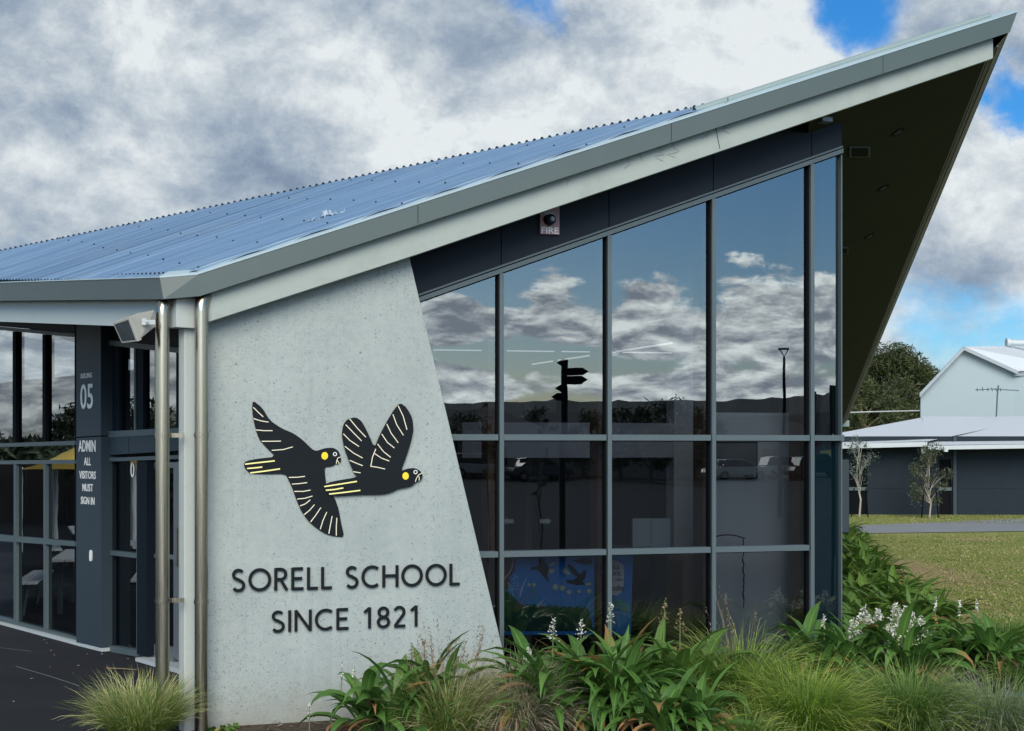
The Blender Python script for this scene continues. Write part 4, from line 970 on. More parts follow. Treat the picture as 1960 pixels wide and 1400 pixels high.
# mural
def mural_mat():
    m, nt, b = newmat('painted_blue_board'); co = obco(nt)
    c = mixc(nt, noise(nt, co, 2.4, 5, .6), (.012, .14, .50), (.03, .28, .68)); L(nt, c, b.inputs['Base Color']); b.inputs['Roughness'].default_value = .6; return m
M['mural'] = mural_mat(); dM = .46
mu = thing('painted_board', 'blue painted board with black birds and pale flowers standing behind the lower window', 'artwork', FW.pt(1050, 1240, dM))
def mpoly(pts, d=dM, th=.02): 
    mb = MB(); mb.fprism(FW, [FW.px(x, y, d) for x, y in pts], d-th, d); return mb
def mx(x, y): return (950+x/6.533, 1040+y/6.533)
u_ = lambda pts: [mx(*p) for p in pts]
build('board', mpoly([(968, 1062), (1136, 1062), (1136, 1215), (964, 1215)]), M['mural'], mu)
grass = [(70, 1100), (70, 640), (130, 600), (200, 660), (300, 760)]+[(300+k*45, 760+(25 if k % 2 else -10)+k*2) for k in range(1, 20)]+[(1215, 1100)]
build('grass_strokes', mpoly(u_(grass), dM-.021, .002), plain('deep_green_paint', (.008, .045, .035), .6, scale=9, var=.5), mu)
build('red_shape', mpoly(u_([(70, 180), (245, 180), (225, 350), (165, 430), (170, 520), (110, 600), (70, 600)]), dM-.021, .002), plain('maroon_paint', (.10, .025, .02), .6), mu)
for pts in ([(425, 310), (460, 290), (520, 300), (530, 220), (560, 182), (620, 182), (600, 240), (640, 280), (660, 330), (635, 400), (660, 490), (620, 450), (560, 380), (520, 330), (440, 330)],
            [(870, 490), (880, 465), (960, 460), (1010, 430), (950, 380), (890, 290), (900, 260), (960, 290), (1040, 390), (1100, 340), (1130, 335), (1110, 440), (1080, 470), (1110, 520), (1000, 525), (930, 510)],
            [(955, 212), (1030, 205), (1100, 185), (1190, 200), (1195, 260), (1100, 270), (1000, 240)]):
    build('painted_bird', mpoly(u_(pts), dM-.0235, .002), M['frame_dark'], mu)
for pts in ([(655, 270), (700, 240), (750, 235), (720, 275), (670, 290)], [(655, 320), (720, 325), (730, 360), (660, 385)], [(820, 350), (850, 310), (885, 330), (930, 400), (850, 385)], [(1105, 500), (1180, 490), (1195, 520), (1120, 535)]):
    build('painted_leaf', mpoly(u_(pts), dM-.0236, .002), plain('pale_leaf_paint', (.42, .46, .34), .6), mu)
for x, y, r in ((740, 548, 34), (826, 562, 32), (908, 612, 27), (1035, 605, 20), (470, 520, 22), (410, 520, 18), (1160, 600, 26)):
    build('painted_flower', mpoly(u_([(x+r*math.cos(R(a))*(1+.15*math.cos(R(a*4))), y+r*1.1*math.sin(R(a))) for a in range(0, 360, 30)]), dM-.0237, .002), plain('flower_paint', (.50, .55, .36), .6), mu)
for x in (440, 475, 1165): build('painted_stem', mpoly(u_([(x-6, 700), (x+6, 700), (x+8, 540), (x-4, 540)]), dM-.0233, .002), plain('stem_paint', (.10, .24, .12), .6), mu)
mb = MB(); mb.tube([FW.pt(*mx(x, y), dM-.03) for x, y in ((208, 190), (205, 250), (190, 320), (150, 390), (85, 460))], .007, 6); build('bead_string', mb, M['sill'], mu)
mu2 = thing('painted_board', 'blue painted board with a pale shield of school lettering behind the third window', 'artwork', FW.pt(1190, 1240, dM))
build('board', mpoly([(1160, 1062), (1210, 1062), (1206, 1215), (1160, 1215)], dM+.06), M['mural'], mu2)
build('shield', mpoly(u_([(1370, 205), (1430, 207), (1520, 225), (1590, 270), (1598, 400), (1590, 540), (1560, 620), (1500, 660), (1430, 640), (1370, 600)]), dM+.039, .002), plain('pale_shield', (.55, .55, .58), .6), mu2)
for txt, x0, x1, yb, yt in (('SORELL', 1290, 1545, 335, 275), ('SCHOOL', 1290, 1565, 412, 352), ('SINCE 1821', 1310, 1585, 478, 438), ('Goodie', 1330, 1590, 600, 520)):
    a = FW.px(*mx(x0, yb), dM+.0365); b = FW.px(*mx(x1, yt), dM+.0365); build('lettering', text_mb(txt, FW, a[0], a[1], b[0]-a[0], b[1]-a[1], dM+.0365, thick=.002), M['frame_dark'], mu2)
build('brush_patch', mpoly(u_([(1440, 760), (1500, 690), (1600, 720), (1675, 790), (1640, 860), (1540, 850)]), dM+.037, .002), plain('teal_paint', (.06, .28, .30), .6, scale=20, var=.6), mu2)

# ------------------------------------------------------------------ plants
leafm = {
 'lily': mat_leaf('lily_leaf', (.030, .095, .018), (.13, .26, .050), 5, .28, .5, ((.34, .17, .06), .92, .62), True),
 'lily2': mat_leaf('lily_leaf_bright', (.050, .12, .020), (.15, .26, .045), 5, .3, .55, ((.40, .22, .08), .94, .6), True),
 'grass_y': mat_leaf('tussock_yellow', (.10, .16, .025), (.34, .38, .10), 4, .3, .6, ((.72, .66, .34), .35, .55)),
 'grass_g': mat_leaf('tussock_green', (.045, .115, .016), (.15, .27, .04), 4, .3, .6, ((.42, .50, .16), .35, .6)),
 'grass_b': mat_leaf('tussock_bright', (.08, .19, .010), (.24, .40, .03), 4, .35, .6, ((.52, .60, .12), .35, .6)),
 'grass_d': mat_leaf('tussock_dark', (.045, .115, .018), (.15, .28, .045), 4, .3, .6, ((.32, .42, .12), .35, .6)),
 'grass_s': mat_leaf('tussock_straw', (.22, .18, .11), (.46, .39, .26), 4, .25, .7, ((.62, .52, .36), .35, .5)),
 'grass_grey': mat_leaf('tussock_grey', (.10, .135, .065), (.24, .30, .16), 4, .25, .7, ((.40, .42, .32), .35, .5)),
 'dead': mat_leaf('dead_lily_leaf', (.20, .10, .035), (.50, .30, .14), 9, .25, .7),
 'flower': mat_leaf('white_petals', (.62, .60, .54), (.85, .83, .76), 10, .25, .5),
 'stalk': mat_leaf('flower_stalk', (.10, .17, .04), (.18, .24, .07), 10, .1, .6),
 'seed': mat_leaf('dry_seed', (.16, .11, .06), (.32, .24, .14), 10, .1, .7),
 'turf': mat_leaf('turf_blade', (.11, .18, .025), (.30, .37, .08), .5, .3, .8), 'turf_dry': mat_leaf('dry_turf_blade', (.30, .26, .11), (.56, .49, .26), .5, .2, .8),
 'gum': mat_leaf('gum_leaf', (.05, .075, .055), (.14, .175, .135), 2, .2, .5),
 'olive': mat_leaf('olive_leaf', (.03, .042, .018), (.10, .11, .055), 2, .2, .5),
 'conifer': mat_leaf('dark_evergreen', (.010, .020, .005), (.085, .105, .028), .9, .15, .6),
 'treeback': mat_leaf('back_tree', (.02, .035, .012), (.06, .08, .03), 1, .15, .6),
}
M['bark'] = plain('bark', (.16, .13, .10), .85, scale=12, var=.35, bmp=.4); M['palebark'] = plain('pale_bark', (.34, .31, .26), .8, scale=9, var=.25)
class LM:
    """ribbons with uv (across, along)"""
    def __init__(s): s.v = []; s.f = []; s.uv = []; s.m = []
    def leaf(s, base, az, length, width, rise, droop, n=6, fold=.25, rng=None, prof='lily', mi=0, twist=0.0):
        d = Vector((math.cos(az), math.sin(az), 0)); side = Vector((-d.y, d.x, 0)); p = Vector(base); th = rise; st = length/n; i0 = len(s.v); cols = 3 if fold else 2
        for k in range(n+1):
            t = k/n
            if prof == 'lily': w = width*(.28+1.0*math.sin(math.pi*min(1, t*.92+.04))**.8)*(1 if t < .72 else max(.02, (1-t)/.28)**.85)
            else: w = width*(1-t)**.8+.0004
            dirv = d*math.cos(th)+Vector((0, 0, 1))*math.sin(th); up = -d*math.sin(th)+Vector((0, 0, 1))*math.cos(th)
            sd_ = (side*math.cos(twist*t)+up*math.sin(twist*t))
            if cols == 3: s.v += [p-sd_*w/2+up*w*fold, p, p+sd_*w/2+up*w*fold]; s.uv += [(0, t), (.5, t), (1, t)]
            else: s.v += [p-sd_*w/2, p+sd_*w/2]; s.uv += [(0, t), (1, t)]
            p = p+dirv*st; th -= droop/n*(.4+1.2*t)
        for k in range(n):
            for c in range(cols-1): a = i0+k*cols+c; s.f.append((a, a+1, a+1+cols, a+cols)); s.m.append(mi)
    def quad(s, c, a, b, mi=0):
        i0 = len(s.v); s.v += [c-a, c-b*.6, c+a, c+b*.6]; s.uv += [(.5, 0), (0, .5), (.5, 1), (1, .5)]; s.f.append((i0, i0+1, i0+2, i0+3)); s.m.append(mi)
    def build(s, name, mats, parent=None, origin=(0, 0, 0)):
        me = bpy.data.meshes.new(name); o = bpy.data.objects.new(name, me); C.objects.link(o)
        if parent is not None: o.parent = parent; org = wloc(parent)
        else: org = Vector(origin); o.location = org
        me.from_pydata([v-org for v in s.v], [], s.f); uvl = me.uv_layers.new(name='UVMap')
        li = [0]*len(me.loops); me.loops.foreach_get('vertex_index', li); fl = []
        for i in li: fl += s.uv[i]
        uvl.data.foreach_set('uv', fl)
        for m in (mats if isinstance(mats, list) else [mats]): me.materials.append(m)
        me.polygons.foreach_set('material_index', s.m); me.polygons.foreach_set('use_smooth', [True]*len(me.polygons)); me.update(); return o
def spike(lm, base, h, az, rng, dense=70, mi_st=0, mi_fl=1, spread=.07, start=.35, lean=.12, mb=None, fs=1.0):
    d = Vector((math.cos(az), math.sin(az), 0)); top = base+Vector((0, 0, h))+d*h*lean; mid = base.lerp(top, .5)+Vector((0, 0, h*.05))
    mb.tube([base, mid, top], [.005, .004, .0015], 5, 0, cap=False)
    for k in range(dense):
        t = start+(1-start)*rng.random(); p = base.lerp(mid, t*2) if t < .5 else mid.lerp(top, t*2-1)
        r = spread*(1.15-t)*rng.uniform(.3, 1); a = rng.uniform(0, 6.28); q = p+Vector((math.cos(a)*r, math.sin(a)*r, rng.uniform(-.01, .03)))
        u_ = Vector((rng.uniform(-1, 1), rng.uniform(-1, 1), rng.uniform(-.6, .9))).normalized(); v_ = u_.cross(Vector((rng.uniform(-1, 1), rng.uniform(-1, 1), rng.uniform(-1, 1)))).normalized()
        lm.quad(q, u_*rng.uniform(.010, .016)*fs, v_*rng.uniform(.006, .010)*fs, 0)
        if k % 3 == 0: mb.tube([p, q], [.0012, .0009], 3, 0, cap=False)
def lily(px, py, label, rad=.5, n=110, h=.55, seed=0, spikes=(), mat='lily', group='strappy lily clumps in the garden bed', z=0.0, loc=None):
    rng = random.Random(seed); c = Vector(loc) if loc is not None else ground(px, py, z)
    t = thing('lily_clump', label, 'plant', c, group); lm = LM(); ncr = max(3, int(rad*12))
    crowns = [c+Vector((rng.uniform(-1, 1)*rad*.55, rng.uniform(-1, 1)*rad*.45, 0)) for _ in range(ncr)]
    for k in range(n):
        cr = crowns[k % ncr]; az = rng.uniform(0, 2*math.pi); ln_ = rng.uniform(.7, 1.2)*h*1.3
        st = Vector((math.cos(az), math.sin(az), 0))*rng.uniform(0, .05)+Vector((0, 0, rng.uniform(.02, h*.42)))
        lm.leaf(cr+st, az, ln_, rng.choice((rng.uniform(.032, .05), rng.uniform(.055, .08), rng.uniform(.075, .10))), R(rng.uniform(30, 85)), R(rng.uniform(50, 175)), 8, .22, rng, 'lily', 0, rng.uniform(-.5, .5))
    lm.build('foliage', [leafm[mat]], t)
    if n > 50:
        dl_ = LM()
        for k in range(int(n*.14)):
            cr = crowns[k % ncr]; az = rng.uniform(0, 2*math.pi)
            dl_.leaf(cr+Vector((math.cos(az)*.04, math.sin(az)*.04, rng.uniform(.05, h*.45))), az, h*rng.uniform(.6, 1.1), rng.uniform(.02, .05), R(rng.uniform(10, 60)), R(rng.uniform(110, 200)), 8, .5, rng, 'lily', 0, rng.uniform(-2, 2))
        dl_.build('dead_leaf', [leafm['dead']], t)
    if spikes:
        fl = LM(); mb = MB(); 
        for (sx_, sy_, hh, kind) in spikes:
            tp = at(sx_, sy_, c.y+rng.uniform(-.15, .15)); b_ = Vector((tp.x+rng.uniform(-.06, .06), tp.y, max(.02, tp.z-hh)))
            spike(fl, b_, tp.z-b_.z, rng.uniform(0, 6.28), rng, (85 if tp.x > 2.6 else 48) if kind else 22, spread=(.15 if tp.x > 2.6 else .09) if kind else .035, mb=mb, start=.45, lean=.03, fs=1.35 if tp.x > 2.6 else 1.0)
        build('flower_stalk', mb, leafm['stalk'], t); fl.build('blossom', [leafm['flower'] if spikes[0][3] < 2 else leafm['seed']], t)
    return t
def tussock(px, py, label, rad=.45, n=1500, h=.45, seed=0, mat='grass_g', lean=(0, 0), z=0.0, seeds=0, w=.0062, droop=(60, 150), mix=None, group='grass tussocks in the garden bed', loc=None):
    rng = random.Random(seed); c = Vector(loc) if loc is not None else ground(px, py, z)
    lm = LM()
    for k in range(n):
        a = rng.uniform(0, 6.28); r = rad*.38*math.sqrt(rng.random()); b_ = c+Vector((math.cos(a)*r, math.sin(a)*r, 0)); az = a+rng.gauss(0, .6)
        rise = R(rng.uniform(38, 88)); ln_ = h*rng.uniform(.6, 1.25)
        mi = 1 if (mix and rng.random() < mix[1]) else 0
        lm.leaf(b_, az, ln_, w*rng.uniform(.7, 1.3), rise, R(rng.uniform(*droop)), 6, 0, rng, 'grass', mi, rng.uniform(-1, 1))
    for k in range(seeds):
        a = rng.uniform(0, 6.28); b_ = c+Vector((math.cos(a)*.08, math.sin(a)*.08, 0)); ln_ = h*rng.uniform(1.2, 1.7)
        lm.leaf(b_, a, ln_, .0055, R(rng.uniform(68, 86)), R(rng.uniform(15, 45)), 6, 0, rng, 'grass', 2)
        for j in range(22):
            t_ = .72+.28*rng.random(); d_ = Vector((math.cos(a), math.sin(a), 0)); p = b_+d_*ln_*t_*.22+Vector((0, 0, ln_*t_*.93)); u_ = Vector((rng.gauss(0, 1), rng.gauss(0, 1), rng.gauss(0, 1))).normalized()
            lm.quad(p+u_*.012, u_*.016, u_.cross(Vector((.3, .5, 1))).normalized()*.006, 2)
    o_ = lm.build('grass_tussock', [leafm[mat], leafm[mix[0]] if mix else leafm[mat], leafm['seed']], None, c)
    return tag(o_, label, 'grass tussock', group)
# left tussock at the foot of the downpipes
tussock(268, 1400, 'yellow green grass tussock at the foot of the two downpipes', .56, 2200, .46, 11, 'grass_y', z=.0, w=.0068, loc=at(268, 1408, 10.7), mix=('grass_g', .45), droop=(20, 95))
tussock(840, 1400, 'green grass tussock with seed heads in front of the concrete panel', .46, 2200, .58, 12, 'grass_y', loc=at(860, 1418, 10.75), seeds=34, mix=('grass_g', .5), droop=(30, 110))
lily(720, 1400, 'lily clump with three unopened buds in front of the concrete panel lettering', .36, 60, .46, 21, spikes=((645, 1270, .3, 0), (680, 1275, .25, 0), (590, 1350, .2, 0)), loc=at(730, 1425, 10.65))
lily(820, 1400, 'lily clump with brown seed spikes behind the seeding grass tussock', .36, 70, .50, 29, spikes=((795, 1238, .3, 2), (815, 1228, .3, 2), (778, 1245, .3, 2), (872, 1240, .3, 2)), loc=at(815, 1405, 11.0))
tussock(960, 1400, 'straw coloured grass tussock at the right foot of the concrete panel', .55, 3000, .62, 13, 'grass_s', loc=at(985, 1405, 10.95), mix=('grass_grey', .3), droop=(50, 150))
lily(1100, 1400, 'largest lily clump with white blossom spikes under the blue painted boards', .64, 420, .56, 22, spikes=((1065, 1185, .35, 1), (1010, 1238, .3, 1), (1163, 1158, .4, 1), (1125, 1190, .3, 1)), loc=at(1110, 1400, 11.15))
lily(1280, 1330, 'lily clump in front of the third window bay with a brown seed spike', .45, 120, .55, 23, spikes=((1280, 1150, .4, 2), (1300, 1170, .35, 2)), loc=at(1290, 1380, 11.45), mat='lily2')
lily(1320, 1400, 'nearest lily clump low in front of the largest one', .42, 110, .42, 24, loc=at(1315, 1440, 10.45), mat='lily')
tussock(1440, 1300, 'green grass tussock with a bleached top under the pale inner wall', .6, 2800, .74, 14, 'grass_g', loc=at(1420, 1372, 11.5), mix=('grass_b', .35), seeds=8)
tussock(1560, 1400, 'bright yellow green grass tussock in the middle of the bed', .58, 3600, .66, 15, 'grass_b', loc=at(1540, 1420, 10.9), mix=('grass_g', .4), droop=(50, 140))
tussock(1380, 1400, 'deep green grass tussock beside the nearest lily clump', .4, 1500, .36, 16, 'grass_g', loc=at(1425, 1440, 10.5), droop=(60, 150))
tussock(1740, 1400, 'dark green grass tussock below the white lily blossoms', .55, 3000, .60, 17, 'grass_d', loc=at(1745, 1405, 11.1), mix=('grass_g', .35), droop=(50, 150))
tussock(1890, 1400, 'grey feathery grass tussock at the right edge of the bed', .55, 3000, .56, 18, 'grass_grey', loc=at(1905, 1415, 11.0), mix=('grass_d', .4), w=.0045, droop=(60, 170))
lily(1600, 1300, 'lily clump at the foot of the right glass corner', .42, 90, .52, 25, loc=at(1590, 1330, 12.2), spikes=((1590, 1180, .2, 0),))
lily(1710, 1290, 'lily clump covered in white blossom right of the glass corner', .45, 110, .5, 26, loc=at(1700, 1318, 12.5), spikes=((1650, 1165, .3, 1), (1668, 1170, .3, 1), (1640, 1190, .3, 1), (1720, 1160, .35, 1), (1735, 1165, .35, 1), (1752, 1172, .35, 1), (1700, 1195, .35, 1), (1725, 1200, .3, 1), (1705, 1225, .3, 1), (1745, 1190, .3, 1), (1680, 1185, .3, 1), (1715, 1180, .3, 1), (1660, 1180, .3, 1), (1742, 1178, .3, 1), (1728, 1186, .3, 1), (1712, 1212, .3, 1), (1735, 1212, .3, 1), (1698, 1232, .25, 1), (1758, 1185, .3, 1)))
lily(1860, 1300, 'dark lily clump beside the lawn at the right edge', .5, 120, .45, 27, loc=at(1850, 1300, 12.9), spikes=((1838, 1150, .3, 0), (1800, 1145, .3, 0), (1868, 1150, .25, 0)))
tussock(1900, 1200, 'small dark grass tussock at the edge of the lawn', .5, 1300, .45, 19, 'grass_d', loc=at(1925, 1245, 14.5))
tussock(1960, 1300, 'short green grass tussock beyond the grey feathery one', .4, 900, .36, 20, 'grass_g', loc=at(1955, 1320, 12.4))
# row of lilies running back along the side wall
rowp = [(1625, 1275, 13.8), (1680, 1245, 14.6), (1640, 1225, 15.6), (1735, 1215, 15.8), (1620, 1205, 16.6), (1690, 1185, 17.0), (1780, 1185, 16.6), (1640, 1165, 18.2), (1735, 1165, 18.2), (1690, 1145, 19.2), (1635, 1135, 20.4), (1665, 1115, 21.8), (1620, 1105, 23.0), (1648, 1090, 24.5), (1615, 1080, 26.0), (1632, 1070, 27.5), (1612, 1060, 29.5), (1618, 1060, 31.5)]
proto = None
for i, (x, y, Y) in enumerate(rowp):
    if i < 3:
        o_ = lily(0, 0, 'strappy lily in the row running back between side wall and lawn', .34, 90, .44, 40+i, mat='lily2', group='lilies running back along the side wall', loc=(at(x, y, Y).x, Y, 0)); 
        if i == 0: protos = []
        protos.append(o_)
    else:
        src = protos[i % 3]; o_ = src.copy(); C.objects.link(o_); o_.location = (at(x, y, Y).x, Y, 0); o_.rotation_euler = (0, 0, i*1.3); o_.scale = (1.15, 1.15, 1.0)
        for ch in src.children: c_ = ch.copy(); C.objects.link(c_); c_.parent = o_
rng = random.Random(99); lm = LM(); cnt = 0
while cnt < 30000:
    Y = 15+31*rng.random()**1.35; px = rng.uniform(1590, 2700); x = (px-CX)/FPX*Y; py = HY+HC*FPX/Y
    if px < 1640+max(0, (py-1040))*1.25-20 or 1003 < py < 1024: continue
    e_ = min(math.hypot((px-1690)/95, (py-1085)/38), math.hypot((px-1765)/75, (py-1150)/40))
    if rng.random() < (px-2000)/700 or rng.random() > (e_-.35)*1.1 or (px < 1640+(py-1040)*1.25+60 and rng.random() < .5): continue
    cnt += 1; hb_ = rng.uniform(.006, .022); a = rng.uniform(0, 6.28); lm.quad(Vector((x, Y, hb_*.55)), Vector((math.cos(a)*.028, math.sin(a)*.028, hb_)), Vector((-math.sin(a), math.cos(a), 0))*.016, 0 if rng.random() < .62 else 1)
o_ = lm.build('lawn_grass', [leafm['turf'], leafm['turf_dry']]); o_['kind'] = 'stuff'; o_['label'] = 'short patchy green and straw coloured grass of the lawn'; o_['category'] = 'grass'
# mulch litter, fallen leaves
rng = random.Random(77); lm = LM()
for k in range(900):
    x = rng.uniform(-2.2, 5.2); y = rng.uniform(9.6, 12.6)
    a = rng.uniform(0, 6.28); u_ = Vector((math.cos(a), math.sin(a), rng.uniform(-.2, .3))); v_ = Vector((-math.sin(a), math.cos(a), rng.uniform(-.3, .3)))
    lm.quad(Vector((x, y, .012+rng.random()*.02)), u_*rng.uniform(.015, .05), v_*rng.uniform(.005, .014), rng.randint(0, 1))
o_ = lm.build('leaf_litter', [leafm['seed'], leafm['grass_s']]); o_['kind'] = 'stuff'; o_['label'] = 'dry leaf litter over the mulch of the garden bed'; o_['category'] = 'leaf litter'
# pale chips and twigs on the asphalt
lm = LM()
for px, py in ((85, 1226), (98, 1246), (90, 1232), (195, 1253), (167, 1253), (150, 1275), (96, 1278), (140, 1290), (26, 1344), (104, 1255), (245, 1262), (60, 1300), (200, 1300)):
    c = ground(px, py)+Vector((0, 0, .006)); a = rng.uniform(0, 3); lm.quad(c, Vector((math.cos(a), math.sin(a), .1))*rng.uniform(.012, .024), Vector((-math.sin(a), math.cos(a), .1))*rng.uniform(.008, .014), 0)
lm2 = MB(); 
o_ = lm.build('leaf_litter', [leafm['flower']]); o_['kind'] = 'stuff'; o_['label'] = 'pale fallen flecks scattered on the dark asphalt'; o_['category'] = 'litter'
mb = MB(); mb.tube([ground(204, 1281)+Vector((0, 0, .01)), ground(235, 1284)+Vector((0, 0, .02)), ground(262, 1284)+Vector((0, 0, .01))], [.006, .005, .003], 6); mb.tube([ground(207, 1281)+Vector((0, 0, .01)), ground(214, 1287)+Vector((0, 0, .01))], .004, 5)
tag(build('twig', mb, leafm['seed'], None, ground(235, 1284)), 'pale forked twig lying on the asphalt behind the left tussock', 'twig')
mb = MB(); p = ground(1955, 1332); mb.box((p.x+.1, p.y, .02), .55, .2, .05); struct(build('kerb', mb, M['sill']))
for pts_ in (((31, 1276), (90, 1293), (152, 1313)), ((0, 1240), (60, 1247)), ((160, 1316), (250, 1304), (340, 1300))):
    mb = MB(); q_ = [ground(*p_) for p_ in pts_]
    for i in range(len(q_)-1):
        t_ = (q_[i+1]-q_[i]).normalized(); w_ = Vector((-t_.y, t_.x, 0))*.006; mb.face([q_[i]-w_, q_[i+1]-w_, q_[i+1]+w_, q_[i]+w_])
    struct(build('paving_joint', mb, M['path']))
# weeds at the foot of the second pipe
lm = LM(); c = at(405, 1400, 11.0); c.z = 0; rng = random.Random(5)
for k in range(26): lm.leaf(c+Vector((rng.uniform(-.1, .18), rng.uniform(-.1, .1), 0)), rng.uniform(0, 6.28), rng.uniform(.05, .10), .035, R(rng.uniform(20, 70)), R(80), 4, .2, rng, 'lily', 0)
tag(lm.build('weed', [leafm['lily2']], None, c), 'small leafy weed at the foot of the right downpipe', 'weed')

# ------------------------------------------------------------------ trees
def limb(mb, p0, p1, r0, r1, rng, bend=.1, n=4):
    pts = [p0.lerp(p1, k/n)+Vector((rng.gauss(0, bend), rng.gauss(0, bend), 0))*(1 if 0 < k < n else 0)*(p1-p0).length*.3 for k in range(n+1)]; mb.tube(pts, [r0+(r1-r0)*k/n for k in range(n+1)], 7, 0, cap=False); return pts
def tree(loc, h, cr, label, seed, mat, bark, nleaf=6000, leaf=.12, crown_h=None, clumps=26, trunk_r=.06, group=None, narrow=1.0, crown_base=.35, name='tree', cat='tree', stakes=False, drop=0.0, cl=.34):
    rng = random.Random(seed); c = Vector(loc); t = thing(name, label, cat, c, group); mb = MB(); top = c+Vector((0, 0, h*.85)); limb(mb, c, top, trunk_r, trunk_r*.3, rng, .12)
    cen = []
    for k in range(clumps):
        a = rng.uniform(0, 6.28); t_ = crown_base+(1-crown_base)*((k+.5)/clumps); prof = math.sin(math.pi*min(.97, ((t_-crown_base)/(1-crown_base))*.8+.2))**.7
        r = cr*prof*math.sqrt(rng.uniform(.15, 1)); p = c+Vector((math.cos(a)*r*narrow, math.sin(a)*r, h*t_*.97)); cen.append((p, cr*cl*rng.uniform(.7, 1.3)))
        b_ = c+Vector((0, 0, h*max(.2, t_-.25))); mb.tube([b_, b_.lerp(p, .5)+Vector((0, 0, .1*cr)), p], [trunk_r*.35, trunk_r*.2, trunk_r*.08], 5, 0, cap=False)
    build('trunk', mb, bark, t); lm = LM()
    for k in range(nleaf):
        p, r = cen[rng.randrange(len(cen))]; v_ = Vector((rng.gauss(0, 1), rng.gauss(0, 1), rng.gauss(0, .75))); v_ = v_.normalized()*r*(rng.random()**.45)
        q = p+v_; u_ = Vector((rng.gauss(0, 1), rng.gauss(0, 1), rng.gauss(0, .8)-drop)).normalized(); w_ = u_.cross(Vector((rng.gauss(0, 1), rng.gauss(0, 1), rng.gauss(0, 1)))).normalized()
        s = leaf*rng.uniform(.6, 1.3); lm.quad(q, u_*s, w_*s*.38, 0)
    lm.build('crown', [leafm[mat]], t)
    if stakes:
        for sx_ in (-.28, .25):
            mb = MB(); mb.tube([c+Vector((sx_, -.1, -.02)), c+Vector((sx_*.7, -.1, .9))], .022, 6); build('stake', mb, M['frame_dark'], t)
    return t
Yb = 46.0
tree(ground(1645, 989), 2.55, .62, 'young gum tree with silvery sparse crown, nearest the school corner', 61, 'gum', M['palebark'], 650, .06, clumps=16, trunk_r=.035, stakes=True, group='staked saplings on the far lawn', name='sapling', crown_base=.5, cat='sapling', drop=.8, cl=.42)
tree(ground(1779, 991), 2.25, .60, 'young gum tree with fuller olive crown in front of the far doorway', 62, 'olive', M['palebark'], 2100, .062, clumps=22, trunk_r=.03, stakes=True, group='staked saplings on the far lawn', name='sapling', crown_base=.22, cat='sapling', drop=.8, cl=.42)
c = at(1712, 855, 95.0); c.z = 0
tree(c, 8.5, 4.4, 'large dark evergreen tree rising behind the white roof', 63, 'conifer', M['bark'], 60000, .17, clumps=90, trunk_r=.4, crown_base=.15, cl=.26)
c = at(1648, 855, 90.0); c.z = 0
tree(c, 6.3, 3.0, 'lower dark tree left of the large evergreen behind the white roof', 64, 'conifer', M['bark'], 16000, .17, clumps=36, trunk_r=.3, crown_base=.15, cl=.3)

# ------------------------------------------------------------------ far buildings on the right
M['wroof'] = mat_painted('white_roof_sheet', (.56, .60, .63), (.34, .37, .39), .2, .5); M['farwall'] = plain('dark_render', (.018, .026, .034), .8, var=.15, spec=.15)
M['white_fascia'] = plain('white_fascia', (.46, .50, .51), .5); M['bluewall'] = mat_painted('pale_blue_weatherboard', (.31, .385, .41), (.26, .32, .34), .2, .6)
FB = Frame((at(1600, 855, 46.5).x, 46.5, 0), R(-2.0), (math.sin(R(-2)), -math.cos(R(-2)), 0))
hb = thing('low_building', 'low dark walled school block with wide white roof behind the saplings', 'building', FB.w(3, 0, 0))
def fbx(mb, pa, pb, yt, yb, d0, d1, mi=0):
    u0, z1_ = FB.px(pa, yt, d0); u1, z0 = FB.px(pb, yb, d0); mb.fbox(FB, u0, u1, d0, d1, z0, z1_, mi)
mb = MB()
zj = FB.px(1700, 936, 0)[1]; zt = FB.px(1700, 850, 0)[1]+.25; U = lambda x: FB.px(x, 900, 0)[0]
openings = [(1580, 1659, 0), (1799, 1822, 1)]
for a, b in ((1480, 1590), (1660, 1798), (1832, 2250)):
    mb.fbox(FB, U(a), U(b), 0, .3, -.3, zj-.012); mb.fbox(FB, U(a), U(b), 0, .3, zj+.012, zt); mb.fbox(FB, U(a), U(b), .012, .29, zj-.0121, zj+.0121)
mb.fbox(FB, U(1590)+.002, U(1660)-.002, 0, .3, FB.px(0+1620, 884, 0)[1], zt-.002); mb.fbox(FB, U(1798)+.002, U(1832)-.002, .002, .3, FB.px(1815, 880, 0)[1], zt-.002)
build('wall', mb, M['farwall'], hb)
for a, b in ((1590, 1660), (1798, 1823)):
    mb = MB(); mb.fbox(FB, U(a)+.01, U(b), .12, .14, -.1, FB.px(1620, 880, 0)[1]); w_ = build('window', mb, M['frame_dark'], hb)
    mb = MB(); mb.fbox(FB, U(a)+.01, U(b), .06, .1, zj-.06, zj+.05); build('rail', mb, M['frame'], w_)
mb = MB(); mb.fbox(FB, U(1824), U(1830.5), -.05, .28, -.3, zt-.01); build('pilaster', mb, M['panel'], hb)
